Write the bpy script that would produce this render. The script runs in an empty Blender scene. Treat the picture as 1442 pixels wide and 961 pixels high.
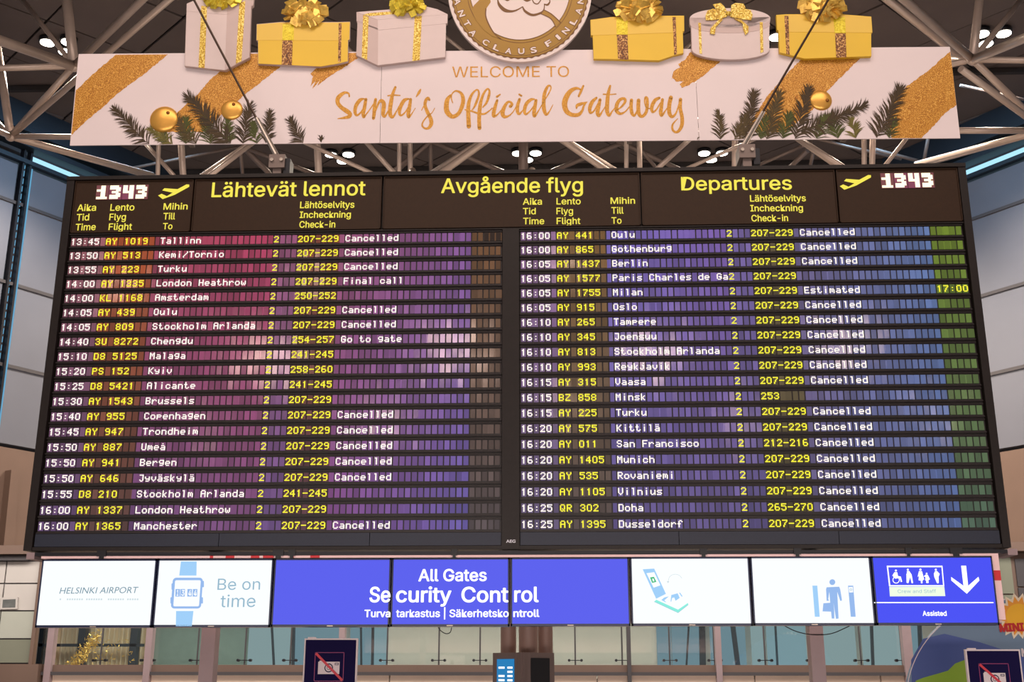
import bpy, math, random
from mathutils import Vector as V
random.seed(7)
SC = bpy.context.scene
COL = SC.collection
PI = math.pi
# ------------------------------------------------------------------ camera
F = 1600.0
YAW, PITCH, ROLL = 0.0374083, 0.2820883, 0.000562
EYE = V((0.3810289, -9.6686764, 2.0240133))
fw = V((-math.sin(YAW) * math.cos(PITCH), math.cos(YAW) * math.cos(PITCH), math.sin(PITCH)))
r0 = V((math.cos(YAW), math.sin(YAW), 0)); u0 = r0.cross(fw)
rt = r0 * math.cos(ROLL) + u0 * math.sin(ROLL); up = u0 * math.cos(ROLL) - r0 * math.sin(ROLL)
cam_d = bpy.data.cameras.new('camera'); cam = bpy.data.objects.new('camera', cam_d); COL.objects.link(cam)
cam_d.sensor_width = 36.0; cam_d.lens = F / 1442 * 36.0; cam_d.clip_start = 0.05; cam_d.clip_end = 200
from mathutils import Matrix
cam.matrix_world = Matrix(((rt.x, up.x, -fw.x, EYE.x), (rt.y, up.y, -fw.y, EYE.y), (rt.z, up.z, -fw.z, EYE.z), (0, 0, 0, 1)))
SC.camera = cam
# ------------------------------------------------------------------ world, light, exposure
SC.view_settings.view_transform = 'Standard'; SC.view_settings.look = 'None'
SC.view_settings.gamma = 1.0; SC.view_settings.use_curve_mapping = False
SC.view_settings.exposure = 0.0
W = bpy.data.worlds.new('world'); SC.world = W; W.use_nodes = True
W.node_tree.nodes['Background'].inputs[0].default_value = (0.80, 0.74, 0.74, 1)
W.node_tree.nodes['Background'].inputs[1].default_value = 0.22

def area(name, loc, target, sx, sy, power, color):
    d = bpy.data.lights.new(name, 'AREA'); d.shape = 'RECTANGLE'; d.size = sx; d.size_y = sy
    d.energy = power; d.color = color
    o = bpy.data.objects.new(name, d); COL.objects.link(o); o.location = loc
    o.rotation_euler = (V(target) - V(loc)).to_track_quat('-Z', 'Y').to_euler()
    return o
area('hall_lighting', (0.5, -8.5, 14.2), (0.3, 0, 5.0), 16, 5, 1080, (1.0, 0.79, 0.68))
area('gallery_lighting', (0, 5.5, 5.2), (0, 10.2, 2.2), 22, 1.0, 640, (1.0, 0.92, 0.85))
area('low_front_fill', (0.4, -13, 1.0), (0.4, 6, 1.9), 16, .8, 900, (1.0, 0.86, 0.80))  # added low fill behind the viewer, brightens totem, posters and columns
area('roof_wash', (0, 6, 6.6), (0, 12, 14.5), 14, 5, 200, (1.0, 0.80, 0.66))
area('roof_daylight_left', (-9.6, 12.2, 13.9), (-11.3, 13.6, 8.0), 5, .5, 150, (0.40, 0.70, 1.0))
area('roof_daylight_right', (8.7, 12.4, 13.9), (10.6, 13.8, 8.0), 5, .5, 150, (0.40, 0.70, 1.0))

# ------------------------------------------------------------------ materials
MATS = {}
def lin(c): return tuple((x / 12.92 if x <= 0.04045 else ((x + 0.055) / 1.055) ** 2.4) for x in c)
def rgb(r, g, b): return lin((r / 255, g / 255, b / 255))
def mat(name, col, rough=0.6, metal=0.0, emit=None, es=0.0, noise=0.0, nscale=8.0, bump=0.0, spec=0.5, alpha=None):
    if name in MATS: return MATS[name]
    m = bpy.data.materials.new(name); m.use_nodes = True; nt = m.node_tree
    b = nt.nodes['Principled BSDF']
    b.inputs['Base Color'].default_value = (*col, 1); b.inputs['Roughness'].default_value = rough
    b.inputs['Metallic'].default_value = metal; b.inputs['Specular IOR Level'].default_value = spec
    if noise or bump:
        tc = nt.nodes.new('ShaderNodeTexCoord'); n = nt.nodes.new('ShaderNodeTexNoise')
        n.inputs['Scale'].default_value = nscale; n.inputs['Detail'].default_value = 4
        nt.links.new(tc.outputs['Object'], n.inputs['Vector'])
        if noise:
            r = nt.nodes.new('ShaderNodeValToRGB')
            r.color_ramp.elements[0].position = .3; r.color_ramp.elements[1].position = .7
            r.color_ramp.elements[0].color = (*[max(0, c * (1 - noise)) for c in col], 1)
            r.color_ramp.elements[1].color = (*[min(1, c * (1 + noise)) for c in col], 1)
            nt.links.new(n.outputs['Fac'], r.inputs[0]); nt.links.new(r.outputs[0], b.inputs['Base Color'])
        if bump:
            bp = nt.nodes.new('ShaderNodeBump'); bp.inputs['Strength'].default_value = bump; bp.inputs['Distance'].default_value = .01
            nt.links.new(n.outputs['Fac'], bp.inputs['Height']); nt.links.new(bp.outputs[0], b.inputs['Normal'])
    if emit:
        b.inputs['Emission Color'].default_value = (*emit, 1); b.inputs['Emission Strength'].default_value = es
    MATS[name] = m; return m
def glitter(name, c0, c1, c2, scale=260, rough=.45):
    m = bpy.data.materials.new(name); m.use_nodes = True; nt = m.node_tree; b = nt.nodes['Principled BSDF']
    tc = nt.nodes.new('ShaderNodeTexCoord'); n = nt.nodes.new('ShaderNodeTexNoise'); n.inputs['Scale'].default_value = scale
    n.inputs['Detail'].default_value = 1.5
    nt.links.new(tc.outputs['Object'], n.inputs['Vector'])
    r = nt.nodes.new('ShaderNodeValToRGB'); e = r.color_ramp.elements
    e[0].position = .36; e[0].color = (*c0, 1); e[1].position = .66; e[1].color = (*c2, 1)
    x = e.new(.5); x.color = (*c1, 1)
    nt.links.new(n.outputs['Fac'], r.inputs[0]); nt.links.new(r.outputs[0], b.inputs['Base Color'])
    b.inputs['Roughness'].default_value = rough; b.inputs['Metallic'].default_value = .15
    MATS[name] = m; return m
def attr_mat(name, rough, es, spec=.5, metal=0.0):
    m = bpy.data.materials.new(name); m.use_nodes = True; nt = m.node_tree; b = nt.nodes['Principled BSDF']
    a = nt.nodes.new('ShaderNodeAttribute'); a.attribute_name = 'own_colour'
    nt.links.new(a.outputs['Color'], b.inputs['Base Color']); nt.links.new(a.outputs['Color'], b.inputs['Emission Color'])
    b.inputs['Roughness'].default_value = rough; b.inputs['Emission Strength'].default_value = es
    b.inputs['Specular IOR Level'].default_value = spec; b.inputs['Metallic'].default_value = metal
    MATS[name] = m; return m
def glass_mat(name, tint, gloss=.1, rough=.03):
    m = bpy.data.materials.new(name); m.use_nodes = True; nt = m.node_tree; nt.nodes.clear()
    o = nt.nodes.new('ShaderNodeOutputMaterial'); t = nt.nodes.new('ShaderNodeBsdfTransparent'); g = nt.nodes.new('ShaderNodeBsdfGlossy')
    x = nt.nodes.new('ShaderNodeMixShader'); t.inputs[0].default_value = (*tint, 1); g.inputs['Roughness'].default_value = rough
    x.inputs[0].default_value = gloss
    nt.links.new(t.outputs[0], x.inputs[1]); nt.links.new(g.outputs[0], x.inputs[2]); nt.links.new(x.outputs[0], o.inputs[0])
    MATS[name] = m; return m
def glow(name, c, s):
    return mat(name, (0, 0, 0), .5, emit=c, es=s, spec=.1)

m_board = mat('board_casing', rgb(31, 25, 23), .45, noise=.12, nscale=30, spec=.3)
m_header = mat('header_panel', rgb(50, 32, 17), .55, noise=.1, nscale=40, spec=.25)
m_lowpanel = mat('lower_panel', rgb(27, 34, 52), .5, noise=.1, nscale=60)  # bluish light on the board's lower edge is put into this colour
m_rail = mat('row_rail', rgb(32, 24, 23), .4, spec=.5)
m_cells = attr_mat('liquid_crystal_cells', .11, .42, spec=.9)
m_white = glow('lit_white_text', (1.0, .90, .82), 1.15)
m_yel = glow('lit_yellow_text', rgb(245, 236, 60), 1.15)
m_hyel = glow('lit_header_yellow', rgb(255, 238, 90), .95)
m_clockw = glow('lit_clock_white', (1.0, .95, .62), 1.5)
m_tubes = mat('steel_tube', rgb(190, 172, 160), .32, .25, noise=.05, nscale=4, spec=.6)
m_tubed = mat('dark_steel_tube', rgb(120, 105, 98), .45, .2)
m_ceil = mat('ceiling_panel', rgb(90, 80, 77), .75, noise=.10, nscale=.9)
m_seam = mat('ceiling_backing', rgb(40, 35, 34), .9)
m_wall = mat('wall_panel', rgb(102, 104, 114), .6, noise=.06, nscale=.6)
m_joint = mat('wall_joint', rgb(70, 66, 68), .7)
m_brown = mat('brown_panel', rgb(110, 88, 76), .6, noise=.07, nscale=1.2)
m_mauve = mat('post_paint', rgb(150, 130, 132), .5, noise=.04)
m_fascia = mat('beige_fascia', rgb(248, 224, 204), .5, noise=.04, nscale=2)
m_dark = mat('dark_metal', rgb(28, 28, 34), .4, .3)
m_black = mat('black_plastic', rgb(14, 15, 22), .35)
m_bezel = mat('screen_bezel', rgb(22, 34, 70), .3)
m_scrw = glow('lit_screen_white', rgb(248, 253, 255), 1.03)
m_scrb = glow('lit_screen_blue', rgb(90, 96, 238), 1.0)
m_scrb2 = glow('lit_screen_deep_blue', rgb(72, 80, 240), 1.05)
m_lblue = glow('lit_pale_blue', rgb(160, 208, 250), 1.0)
m_mblue = glow('lit_mid_blue', rgb(150, 186, 238), 1.0)
m_tblue = glow('lit_grey_blue_text', rgb(150, 185, 205), 1.0)
m_tgrey = glow('lit_slate_text', rgb(120, 150, 165), 1.0)
m_tfaint = glow('lit_faint_text', rgb(205, 220, 225), 1.0)
m_mint = glow('lit_mint', rgb(140, 240, 225), 1.0)
m_green = glow('lit_green', rgb(70, 190, 130), 1.0)
m_wtext = glow('lit_screen_lettering', (1, 1, 1), 1.3)
m_pgreen = glow('lit_pale_green', rgb(236, 252, 225), 1.05)
m_ban = mat('banner_face', rgb(236, 222, 222), .55, noise=.025, nscale=1.3)
m_gold = glitter('gold_glitter_print', rgb(160, 98, 14), rgb(196, 132, 32), rgb(232, 182, 88), 120)
m_gtext = glitter('gold_foil_lettering', rgb(190, 132, 30), rgb(202, 143, 38), rgb(218, 160, 56), 60)
m_fir = attr_mat('fir_print', .7, 0)
m_bauble = mat('gold_bauble', rgb(236, 178, 84), .32, .55)
m_baublecap = mat('bauble_cap', rgb(150, 95, 40), .4, .6)
m_gw = mat('gift_white', rgb(226, 208, 204), .5, noise=.02)
m_gw2 = mat('gift_white_side', rgb(208, 186, 180), .5, noise=.02)
m_gy = mat('gift_yellow', rgb(238, 196, 48), .45, noise=.04, nscale=2)
m_gy2 = mat('gift_yellow_lid', rgb(240, 200, 78), .45, noise=.03, nscale=2)
m_rib = glitter('ribbon_gold', rgb(170, 125, 25), rgb(222, 186, 50), rgb(255, 240, 150), 70)
m_ribb = glitter('ribbon_brown', rgb(85, 45, 10), rgb(140, 82, 24), rgb(225, 180, 110), 60)
m_lime = glitter('ribbon_lime', rgb(205, 180, 10), rgb(228, 206, 24), rgb(240, 225, 70), 60)
m_bow = mat('bow_foil', rgb(240, 190, 90), .28, .45, noise=.3, nscale=25)
m_bowy = mat('bow_foil_yellow', rgb(240, 208, 70), .3, .35, noise=.3, nscale=30)
m_embw = mat('emblem_white', rgb(238, 222, 216), .5)
m_embg = mat('emblem_gold', rgb(164, 124, 36), .45, .1, noise=.12, nscale=1.5)
m_embd = mat('emblem_brown', rgb(120, 78, 22), .5)
m_pink = mat('barrier_white', rgb(240, 205, 205), .5)
m_red = mat('barrier_red', rgb(205, 40, 50), .5)
m_navy = mat('sign_navy', rgb(24, 18, 66), .85, spec=.15)
m_swhite = mat('sign_white', rgb(232, 220, 224), .5)
m_sred = mat('sign_red', rgb(214, 50, 70), .5)
m_spink = mat('sign_magenta', rgb(150, 50, 110), .5)
m_glass = glass_mat('balustrade_glass', (.92, .965, .955), .09)
m_kiosk = mat('kiosk_casing', rgb(120, 104, 100), .5)
m_col = mat('column_paint', rgb(150, 122, 112), .5, noise=.04, nscale=3)
m_grey = mat('gallery_wall', rgb(196, 192, 184), .7, noise=.03, nscale=2)
m_lamp = glow('lamp_lens', (1.0, .90, .74), 18)
m_hall = glow('hall_lamp_lens', (1.0, .70, .58), 15)
m_cyan = glow('clerestory_daylight', rgb(170, 225, 250), 1.15)
m_cyan2 = glow('slit_daylight', rgb(110, 180, 220), .8)
m_frame = mat('window_frame_blue', rgb(26, 38, 50), .5)
m_bluewin = glow('gallery_daylight', rgb(150, 188, 202), .8)
m_curt = mat('curtain', rgb(232, 214, 184), .9)
m_floor = mat('floor_stone', rgb(120, 112, 108), .3, noise=.08)
m_cable = mat('cable_steel', rgb(70, 52, 42), .4, .6)
m_bolt = mat('bolt_steel', rgb(170, 160, 150), .35, .7)

# ------------------------------------------------------------------ building helpers
def org(o):
    v = V((0, 0, 0))
    while o is not None:
        v += o.location; o = o.parent
    return v
class MB:
    def __init__(s): s.v = []; s.f = []; s.c = []
    def face(s, pts, c=None):
        i = len(s.v); s.v += [V(p) for p in pts]; s.f.append(list(range(i, i + len(pts)))); s.c.append(c)
    def hexa(s, p, c=None):      # 8 points: 0-3 front loop, 4-7 back loop
        i = len(s.v); s.v += [V(q) for q in p]
        for f in ((0, 1, 2, 3), (7, 6, 5, 4), (0, 4, 5, 1), (1, 5, 6, 2), (2, 6, 7, 3), (3, 7, 4, 0)):
            s.f.append([i + k for k in f]); s.c.append(c)
    def box(s, x0, x1, y0, y1, z0, z1, c=None):
        s.hexa([(x0, y0, z0), (x1, y0, z0), (x1, y0, z1), (x0, y0, z1), (x0, y1, z0), (x1, y1, z0), (x1, y1, z1), (x0, y1, z1)], c)
    def obox(s, o, ex, ey, ez, c=None):      # box from corner and three edge vectors
        o, ex, ey, ez = V(o), V(ex), V(ey), V(ez)
        s.hexa([o, o + ex, o + ex + ez, o + ez, o + ey, o + ex + ey, o + ex + ey + ez, o + ey + ez], c)
    def prism(s, pts, n, th, c=None):        # planar polygon thickened backwards along n
        n = V(n) * th; k = len(pts); i = len(s.v); s.v += [V(p) for p in pts] + [V(p) - n for p in pts]
        s.f.append(list(range(i, i + k))); s.c.append(c); s.f.append([i + 2 * k - 1 - j for j in range(k)]); s.c.append(c)
        for j in range(k):
            s.f.append([i + j, i + k + j, i + k + (j + 1) % k, i + (j + 1) % k]); s.c.append(c)
    def tube(s, a, b, r, r2=None, n=14, caps=True, c=None):
        a, b = V(a), V(b); d = (b - a).normalized(); r2 = r if r2 is None else r2
        q = d.orthogonal().normalized(); w = d.cross(q); i = len(s.v)
        for p, rr in ((a, r), (b, r2)):
            for k in range(n):
                t = 2 * PI * k / n; s.v.append(p + (q * math.cos(t) + w * math.sin(t)) * rr)
        for k in range(n):
            s.f.append([i + k, i + (k + 1) % n, i + n + (k + 1) % n, i + n + k]); s.c.append(c)
        if caps:
            s.f.append([i + n - 1 - k for k in range(n)]); s.c.append(c); s.f.append([i + n + k for k in range(n)]); s.c.append(c)
    def path(s, pts, r, n=6, c=None):
        for a, b in zip(pts, pts[1:]): s.tube(a, b, r, n=n, c=c)
    def ball(s, p, rx, ry, rz, ex=(1, 0, 0), ey=(0, 1, 0), ez=(0, 0, 1), n=18, m=10, c=None):
        p, ex, ey, ez = V(p), V(ex), V(ey), V(ez); i = len(s.v)
        for a in range(m + 1):
            t = PI * a / m
            for k in range(n):
                f = 2 * PI * k / n
                s.v.append(p + ex * rx * math.sin(t) * math.cos(f) + ey * ry * math.sin(t) * math.sin(f) + ez * rz * math.cos(t))
        for a in range(m):
            for k in range(n):
                s.f.append([i + a * n + k, i + a * n + (k + 1) % n, i + (a + 1) * n + (k + 1) % n, i + (a + 1) * n + k]); s.c.append(c)
    def build(s, name, m, parent=None, smooth=False):
        o = s.build_(name, m, parent, smooth)
        if name.endswith('lettering') or name in ('fine_print', 'passenger_pictograms', 'display_line', 'drawn_line', 'ring_line'): o['kind'] = 'stuff'
        return o
    def build_(s, name, m, parent=None, smooth=False):
        me = bpy.data.meshes.new(name); o0 = org(parent) if parent else V((0, 0, 0))
        me.from_pydata([tuple(p - o0) for p in s.v], [], s.f)
        if any(c is not None for c in s.c):
            ca = me.color_attributes.new('own_colour', 'FLOAT_COLOR', 'CORNER'); li = 0; buf = []
            for f, c in zip(s.f, s.c):
                buf += [*(c or (.5, .5, .5)), 1.0] * len(f)
            ca.data.foreach_set('color', buf)
        if smooth:
            for p in me.polygons: p.use_smooth = len(p.vertices) < 6
        me.materials.append(m); me.update()
        o = bpy.data.objects.new(name, me); COL.objects.link(o)
        if parent: o.parent = parent
        return o
def tag(o, label=None, cat=None, group=None, kind=None):
    if label: o['label'] = label
    if cat: o['category'] = cat
    if group: o['group'] = group
    if kind: o['kind'] = kind
    return o
def thing(name, loc, label, cat, group=None):
    o = bpy.data.objects.new(name, None); COL.objects.link(o); o.location = loc; o.empty_display_size = .1
    return tag(o, label, cat, group)
def setting(name, loc=(0, 0, 0)):
    o = bpy.data.objects.new(name, None); COL.objects.link(o); o.location = loc; return tag(o, kind='structure')
class Plane:                                  # a real plane in the hall; at() measures a point of the picture onto it
    def __init__(s, o, ex, ez):
        s.o, s.ex, s.ez = V(o), V(ex).normalized(), V(ez).normalized(); s.n = s.ex.cross(s.ez).normalized()   # n faces the viewer
    def at(s, px, py, off=0.0):
        d = fw + rt * ((px - 721) / F) - up * ((py - 480.5) / F); o = s.o + s.n * off
        t = (o - EYE).dot(s.n) / d.dot(s.n); return EYE + d * t
    def uv(s, u, v, off=0.0): return s.o + s.ex * u + s.ez * v + s.n * off
    def front(s, off): return Plane(s.o + s.n * off, s.ex, s.ez)
def wallY(y): return Plane((0, y, 0), (1, 0, 0), (0, 0, 1))
P = lambda px, py, y: wallY(y).at(px, py)

_f = [None]
try:
    import os
    p_ = os.path.join(bpy.utils.system_resource('DATAFILES'), 'fonts', 'Inter.woff2')
    if os.path.exists(p_): _f[0] = bpy.data.fonts.load(p_)
except Exception: pass
def glyphs(s, bold=0.0, plain=False, space=1.0):
    c = bpy.data.curves.new('t', 'FONT'); c.body = s; c.resolution_u = 3; c.space_character = space
    if _f[0] and not plain: c.font = _f[0]
    o = bpy.data.objects.new('t', c); COL.objects.link(o); bpy.context.view_layer.update()
    dg = bpy.context.evaluated_depsgraph_get(); me = bpy.data.meshes.new_from_object(o.evaluated_get(dg))
    vs = [v.co.copy() for v in me.vertices]; fs = [list(p.vertices) for p in me.polygons]
    bpy.data.objects.remove(o); bpy.data.curves.remove(c); bpy.data.meshes.remove(me)
    if bold > 0:                      # heavier strokes: the same outline repeated, shifted by the extra weight
        v0, f0 = vs, fs; vs, fs = [], []; n = len(v0)
        for k, (dx, dy) in enumerate(((-1, 0), (1, 0), (0, -.8), (0, .8), (-.7, -.6), (.7, -.6), (-.7, .6), (.7, .6))):
            vs += [V((v.x + dx * bold, v.y + dy * bold, k * .00004)) for v in v0]; fs += [[i + k * n for i in f] for f in f0]
    return vs, fs
CAPH = None
def cap(plain):
    vs, _ = glyphs('H', plain=plain); return max(v.y for v in vs)
def text(mb, s, pl, a, b, top, bold=0.0, plain=False, space=1.0, off=0.002, skew=0.0, h=None):
    """lettering whose baseline runs between picture points a and b on plane pl; top = y of cap height"""
    vs, fs = glyphs(s, bold, plain, space)
    A, B = pl.at(*a, off), pl.at(*b, off); ex = (B - A); w = ex.length; ex.normalize(); ez = pl.n.cross(ex)
    hh = (pl.at(a[0], top, off) - A).dot(ez) if h is None else h
    x0, x1 = min(v.x for v in vs), max(v.x for v in vs); sx = w / (x1 - x0); sy = hh / cap(plain)
    i = len(mb.v)
    mb.v += [A + ex * ((v.x - x0) * sx + v.y * sy * skew) + ez * (v.y * sy) + pl.n * v.z for v in vs]
    for f in fs: mb.f.append([i + k for k in f]); mb.c.append(None)
def poly(mb, pl, pts, off=0.0, c=None): mb.face([pl.at(x, y, off) for x, y in reversed(pts)], c)
def solid(mb, pl, pts, off, th, c=None): mb.prism([pl.at(x, y, off) for x, y in pts], pl.n, th, c)
def catmull(pts, k=6):
    out = []; q = [pts[0]] + list(pts) + [pts[-1]]
    for i in range(1, len(q) - 2):
        for j in range(k):
            t = j / k; a, b, c, d = q[i - 1], q[i], q[i + 1], q[i + 2]
            out.append(tuple(.5 * (2 * b[m] + (c[m] - a[m]) * t + (2 * a[m] - 5 * b[m] + 4 * c[m] - d[m]) * t * t + (3 * b[m] - a[m] - 3 * c[m] + d[m]) * t ** 3) for m in range(len(a))))
    out.append(tuple(pts[-1])); return out
def ribbon(mb, pl, pts, off=0.002, k=6, c=None):
    """a brush stroke of varying width: pts = (x, y, width) in picture points on plane pl"""
    q = catmull(pts, k) if len(pts) > 2 else list(pts); L = []; R = []
    for i, p in enumerate(q):
        a = q[max(0, i - 1)]; b = q[min(len(q) - 1, i + 1)]; dx, dy = b[0] - a[0], b[1] - a[1]; l = math.hypot(dx, dy) or 1
        w = max(.15, p[2]) / 2; L.append((p[0] - dy / l * w, p[1] + dx / l * w)); R.append((p[0] + dy / l * w, p[1] - dx / l * w))
    for i in range(len(q) - 1):
        mb.face([pl.at(*L[i], off), pl.at(*L[i + 1], off), pl.at(*R[i + 1], off), pl.at(*R[i], off)], c)
    for e in (q[0], q[-1]):
        r = max(.15, e[2]) / 2; mb.face([pl.at(e[0] + r * math.cos(t * PI / 5), e[1] - r * math.sin(t * PI / 5), off) for t in range(10)], c)
def disc(cx, cy, rx, ry=None, n=32, a0=0, a1=2 * PI):
    ry = rx if ry is None else ry
    return [(cx + rx * math.cos(a0 + (a1 - a0) * k / n), cy - ry * math.sin(a0 + (a1 - a0) * k / n)) for k in range(n + (0 if abs(a1 - a0 - 2 * PI) < 1e-6 else 1))]

# ------------------------------------------------------------------ the setting: floor, ceiling, side walls
fl = MB(); fl.box(-26, 26, -30, 34, -.2, 0); tag(fl.build('floor', m_floor), kind='structure')
ZC = 14.5
ceil = setting('ceiling', (0, 10, ZC))
c_ = MB(); c_.box(-26, 26, -4, 36, ZC + .12, ZC + .3); c_.build('ceiling_backing', m_seam, ceil)
LW0 = V((-11.7855, 14.0, 0)); LD = V((math.sin(math.radians(30.66)), math.cos(math.radians(30.66)), 0)); LN = V((LD.y, -LD.x, 0))
k_ = 1.072
RW0 = V((EYE.x + (9.6356 - EYE.x) * k_, EYE.y + (14 - EYE.y) * k_, 0)); RD = V((-math.sin(math.radians(35.94)), math.cos(math.radians(35.94)), 0)); RN = V((-RD.y, RD.x, 0))
def inside(p): return (p - LW0).dot(LN) > -.8 and (p - RW0).dot(RN) > -.8
S = 1.95; pm = None; npan = 0
for i in range(-16, 17):
    for j in range(-16, 22):
        x = (i - j) * S / math.sqrt(2); y = 10 + (i + j) * S / math.sqrt(2)
        if y < 3 or y > 33 or not inside(V((x, y, 0))): continue
        if abs(x) > 4 + (y + 9.7) * .46: continue
        if pm is None:
            h = S / math.sqrt(2) - .035; mb = MB(); o_ = V((x, y, ZC))
            mb.prism([(h + x, y, ZC), (x, y - h, ZC), (x - h, y, ZC), (x, y + h, ZC)], (0, 0, -1), .05)
            pm = mb.build('ceiling_panel', m_ceil, ceil); pbase = (x, y)
            o2 = pm; me_ = pm.data
            for v in me_.vertices: v.co.x -= x - ceil.location.x; v.co.y -= y - ceil.location.y
        else:
            o2 = bpy.data.objects.new('ceiling_panel', me_); COL.objects.link(o2); o2.parent = ceil
        o2.location = (x - ceil.location.x, y - ceil.location.y, random.uniform(-.012, .012)); npan += 1
for yb in (8.1, 12.6, 17.1, 21.6):      # straight runs across the panels
    mb = MB(); mb.box(-15, 15, yb - .05, yb + .05, ZC - .13, ZC - .02); mb.build('ceiling_strip', m_seam, ceil)

def side_wall(name, W0, D, N, zs, s0, s1, step, slit_s=None):
    w = setting(name, (W0.x, W0.y, 0))
    bk = MB(); bk.obox(W0 + D * s0 - N * .35, D * (s1 - s0), -N * .1, V((0, 0, 15))); bk.build('wall_backing', m_joint, w)
    s = s0
    cuts = [s0 + step * k for k in range(int((s1 - s0) / step) + 1)] + [s1]
    if slit_s is not None: cuts = sorted([c for c in cuts if abs(c - slit_s) > step * .5] + [slit_s])
    for a, b in zip(cuts, cuts[1:]):
        for k, (z0, z1) in enumerate(zip(zs, zs[1:])):
            g = .05; mb = MB(); e0 = .16 if (slit_s is not None and abs(a - slit_s) < .01) else .02
            e1 = .16 if (slit_s is not None and abs(b - slit_s) < .01) else .02
            mb.obox(W0 + D * (a + e0) - N * (.25), D * (b - a - e0 - e1), -N * -.25, V((0, 0, z1 - z0 - g * 1.6)) )
            for v in mb.v: v.z += z0 + g
            mb.build('wall_panel' if k else 'brown_panel', m_wall if k else m_brown, w)
    # horizontal rails standing proud, clerestory strip
    for z in zs[2:-1]:
        mb = MB(); mb.obox(W0 + D * s0 + N * .01 + V((0, 0, z - .035)), D * (s1 - s0), N * .02, V((0, 0, .075))); mb.build('wall_rail', m_joint, w)
    return w
zs = [4.3, 6.72, 8.48, 10.35, 12.26, 13.22]
wl = side_wall('wall_left', LW0, LD, LN, zs, -8, 16, 6, 0.0)
wr = side_wall('wall_right', RW0, RD, RN, zs, -8, 16, 6)
for w, W0, D, N, s0 in ((wl, LW0, LD, LN, .12), (wr, RW0, RD, RN, -8)):
    mb = MB(); mb.obox(W0 + D * s0 - N * .05 + V((0, 0, 13.36)), D * (16 - s0), -N * .03, V((0, 0, .19))); mb.build('clerestory_glass', m_cyan, w)
    mb = MB(); mb.obox(W0 + D * -8 + N * .0 + V((0, 0, 13.24)), D * 24, N * .14, V((0, 0, .10))); mb.build('clerestory_sill', m_frame, w)
    mb = MB(); mb.obox(W0 + D * -8 + N * .0 + V((0, 0, 13.58)), D * 24, N * .3, V((0, 0, .12)))
    mb.obox(W0 + D * -8 + N * .0 + V((0, 0, 13.85)), D * 24, N * .45, V((0, 0, .65))); mb.build('clerestory_head', m_frame, w)
mb = MB()
z = 6.9
while z < 13.3:                     # daylight slit with louvres on the left wall
    mb.obox(LW0 - LD * .035 - LN * .02 + V((0, 0, z)), LD * .07, -LN * .02, V((0, 0, .13))); z += .19
mb.build('slit_glass', m_cyan2, wl)
mb = MB(); mb.obox(LW0 - LD * .11 - LN * .05 + V((0, 0, 6.72)), LD * .05, LN * .15, V((0, 0, 6.9))); mb.obox(LW0 + LD * .07 - LN * .05 + V((0, 0, 6.72)), LD * .05, LN * .15, V((0, 0, 6.9)))
mb.build('mullion', m_dark, wl)
mb = MB(); mb.obox(LW0 + LD * .165 + LN * .02 + V((0, 0, 6.9)), LD * .03, LN * .02, V((0, 0, 6.3))); mb.build('slit_glass', m_cyan2, wl)
# brown cladding: joints are gaps between boards, one pilaster, two screws
for px0, px1 in ((10, 36),):
    mb = MB(); pl = Plane(LW0 + LN * .12, LD, (0, 0, 1))
    solid(mb, pl, [(16, 662), (27, 664), (18, 800), (2, 800)], .1, .22); mb.build('pilaster', m_brown, wl)
mb = MB()
for x, y in ((55, 749), (61, 749)):
    q = pl.at(x, y, 0); mb.tube(q, q + LN * .04, .022, n=8)
mb.build('screw', m_dark, wl)

# ------------------------------------------------------------------ roof truss
tr = tag(thing('trim_1', (0, 10, 9), None, None), kind='structure')
def T(x0, y0, Y0, x1, y1, Y1, w, m=None, name='tube', ext0=0, ext1=0):
    a, b = P(x0, y0, Y0), P(x1, y1, Y1); d = (b - a)
    a2 = a - d * ext0; b2 = b + d * ext1
    zd = ((a + b) / 2 - EYE).dot(fw); r = w * zd / F / 2
    for p_, q_ in ((a2, b2), (b2, a2)):
        if p_.z > ZC - .1: p_ += (q_ - p_) * ((p_.z - ZC + .1) / (p_.z - q_.z))
    mb = MB(); mb.tube(a2, b2, r, n=16); mb.build(name, m or m_tubes, tr, True)
def node(x, y, Y, w, m=None):
    p = P(x, y, Y); r = w * (p - EYE).dot(fw) / F / 2
    mb = MB(); mb.ball(p, r, r, r, n=20, m=12); mb.build('node', m or m_tubes, tr, True)
A = (104, 93, 7.0); B = (15, 192, 8.0)
node(*A, 17); node(*B, 15)
for x0, y0, Y0, w in ((32, 0, 9, 7), (94, 0, 7.6, 14), (0, 57, 5.5, 14), (0, 96, 7.0, 9), (200, 0, 5.6, 11)):
    T(x0, y0, Y0, *A, w, ext0=1.6)
T(*A, *B, 9)
T(238, 0, 6.0, *B, 9, ext0=.6)
T(0, 90, 9.0, *B, 11, ext0=1.5)
T(0, 176, 8.6, *B, 7, ext0=.8); T(0, 186, 7.6, *B, 8, ext0=.8)
T(*B, 98, 193, 8.0, 8, ext1=1.2)
T(*B, 222, 251, 12.5, 9); T(*B, 215, 246, 11.5, 7)
C = (1370, 84, 7.0)
node(*C, 17)
for x0, y0, Y0, w in ((1379, 0, 7.6, 12), (1438, 0, 9, 8), (1442, 54, 5.5, 13), (1442, 85, 7.0, 9), (1274, 0, 5.6, 12)):
    T(x0, y0, Y0, *C, w, ext0=1.6)
T(1250, 0, 9.0, 1352, 80, 9.5, 11, ext0=.6)
T(*C, 1442, 154, 8, 10, ext1=.6); T(1353, 97, 6.6, 1442, 162, 7.6, 10, ext1=.6)
T(1341, 82, 7.4, *C, 9)
D_ = (1468, 184, 8.0)
node(*D_, 15)
T(1340, 184, 8, *D_, 9, ext0=.1); T(*D_, 1283, 236, 12.5, 9); T(*D_, 1290, 231, 11.5, 8)
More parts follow.
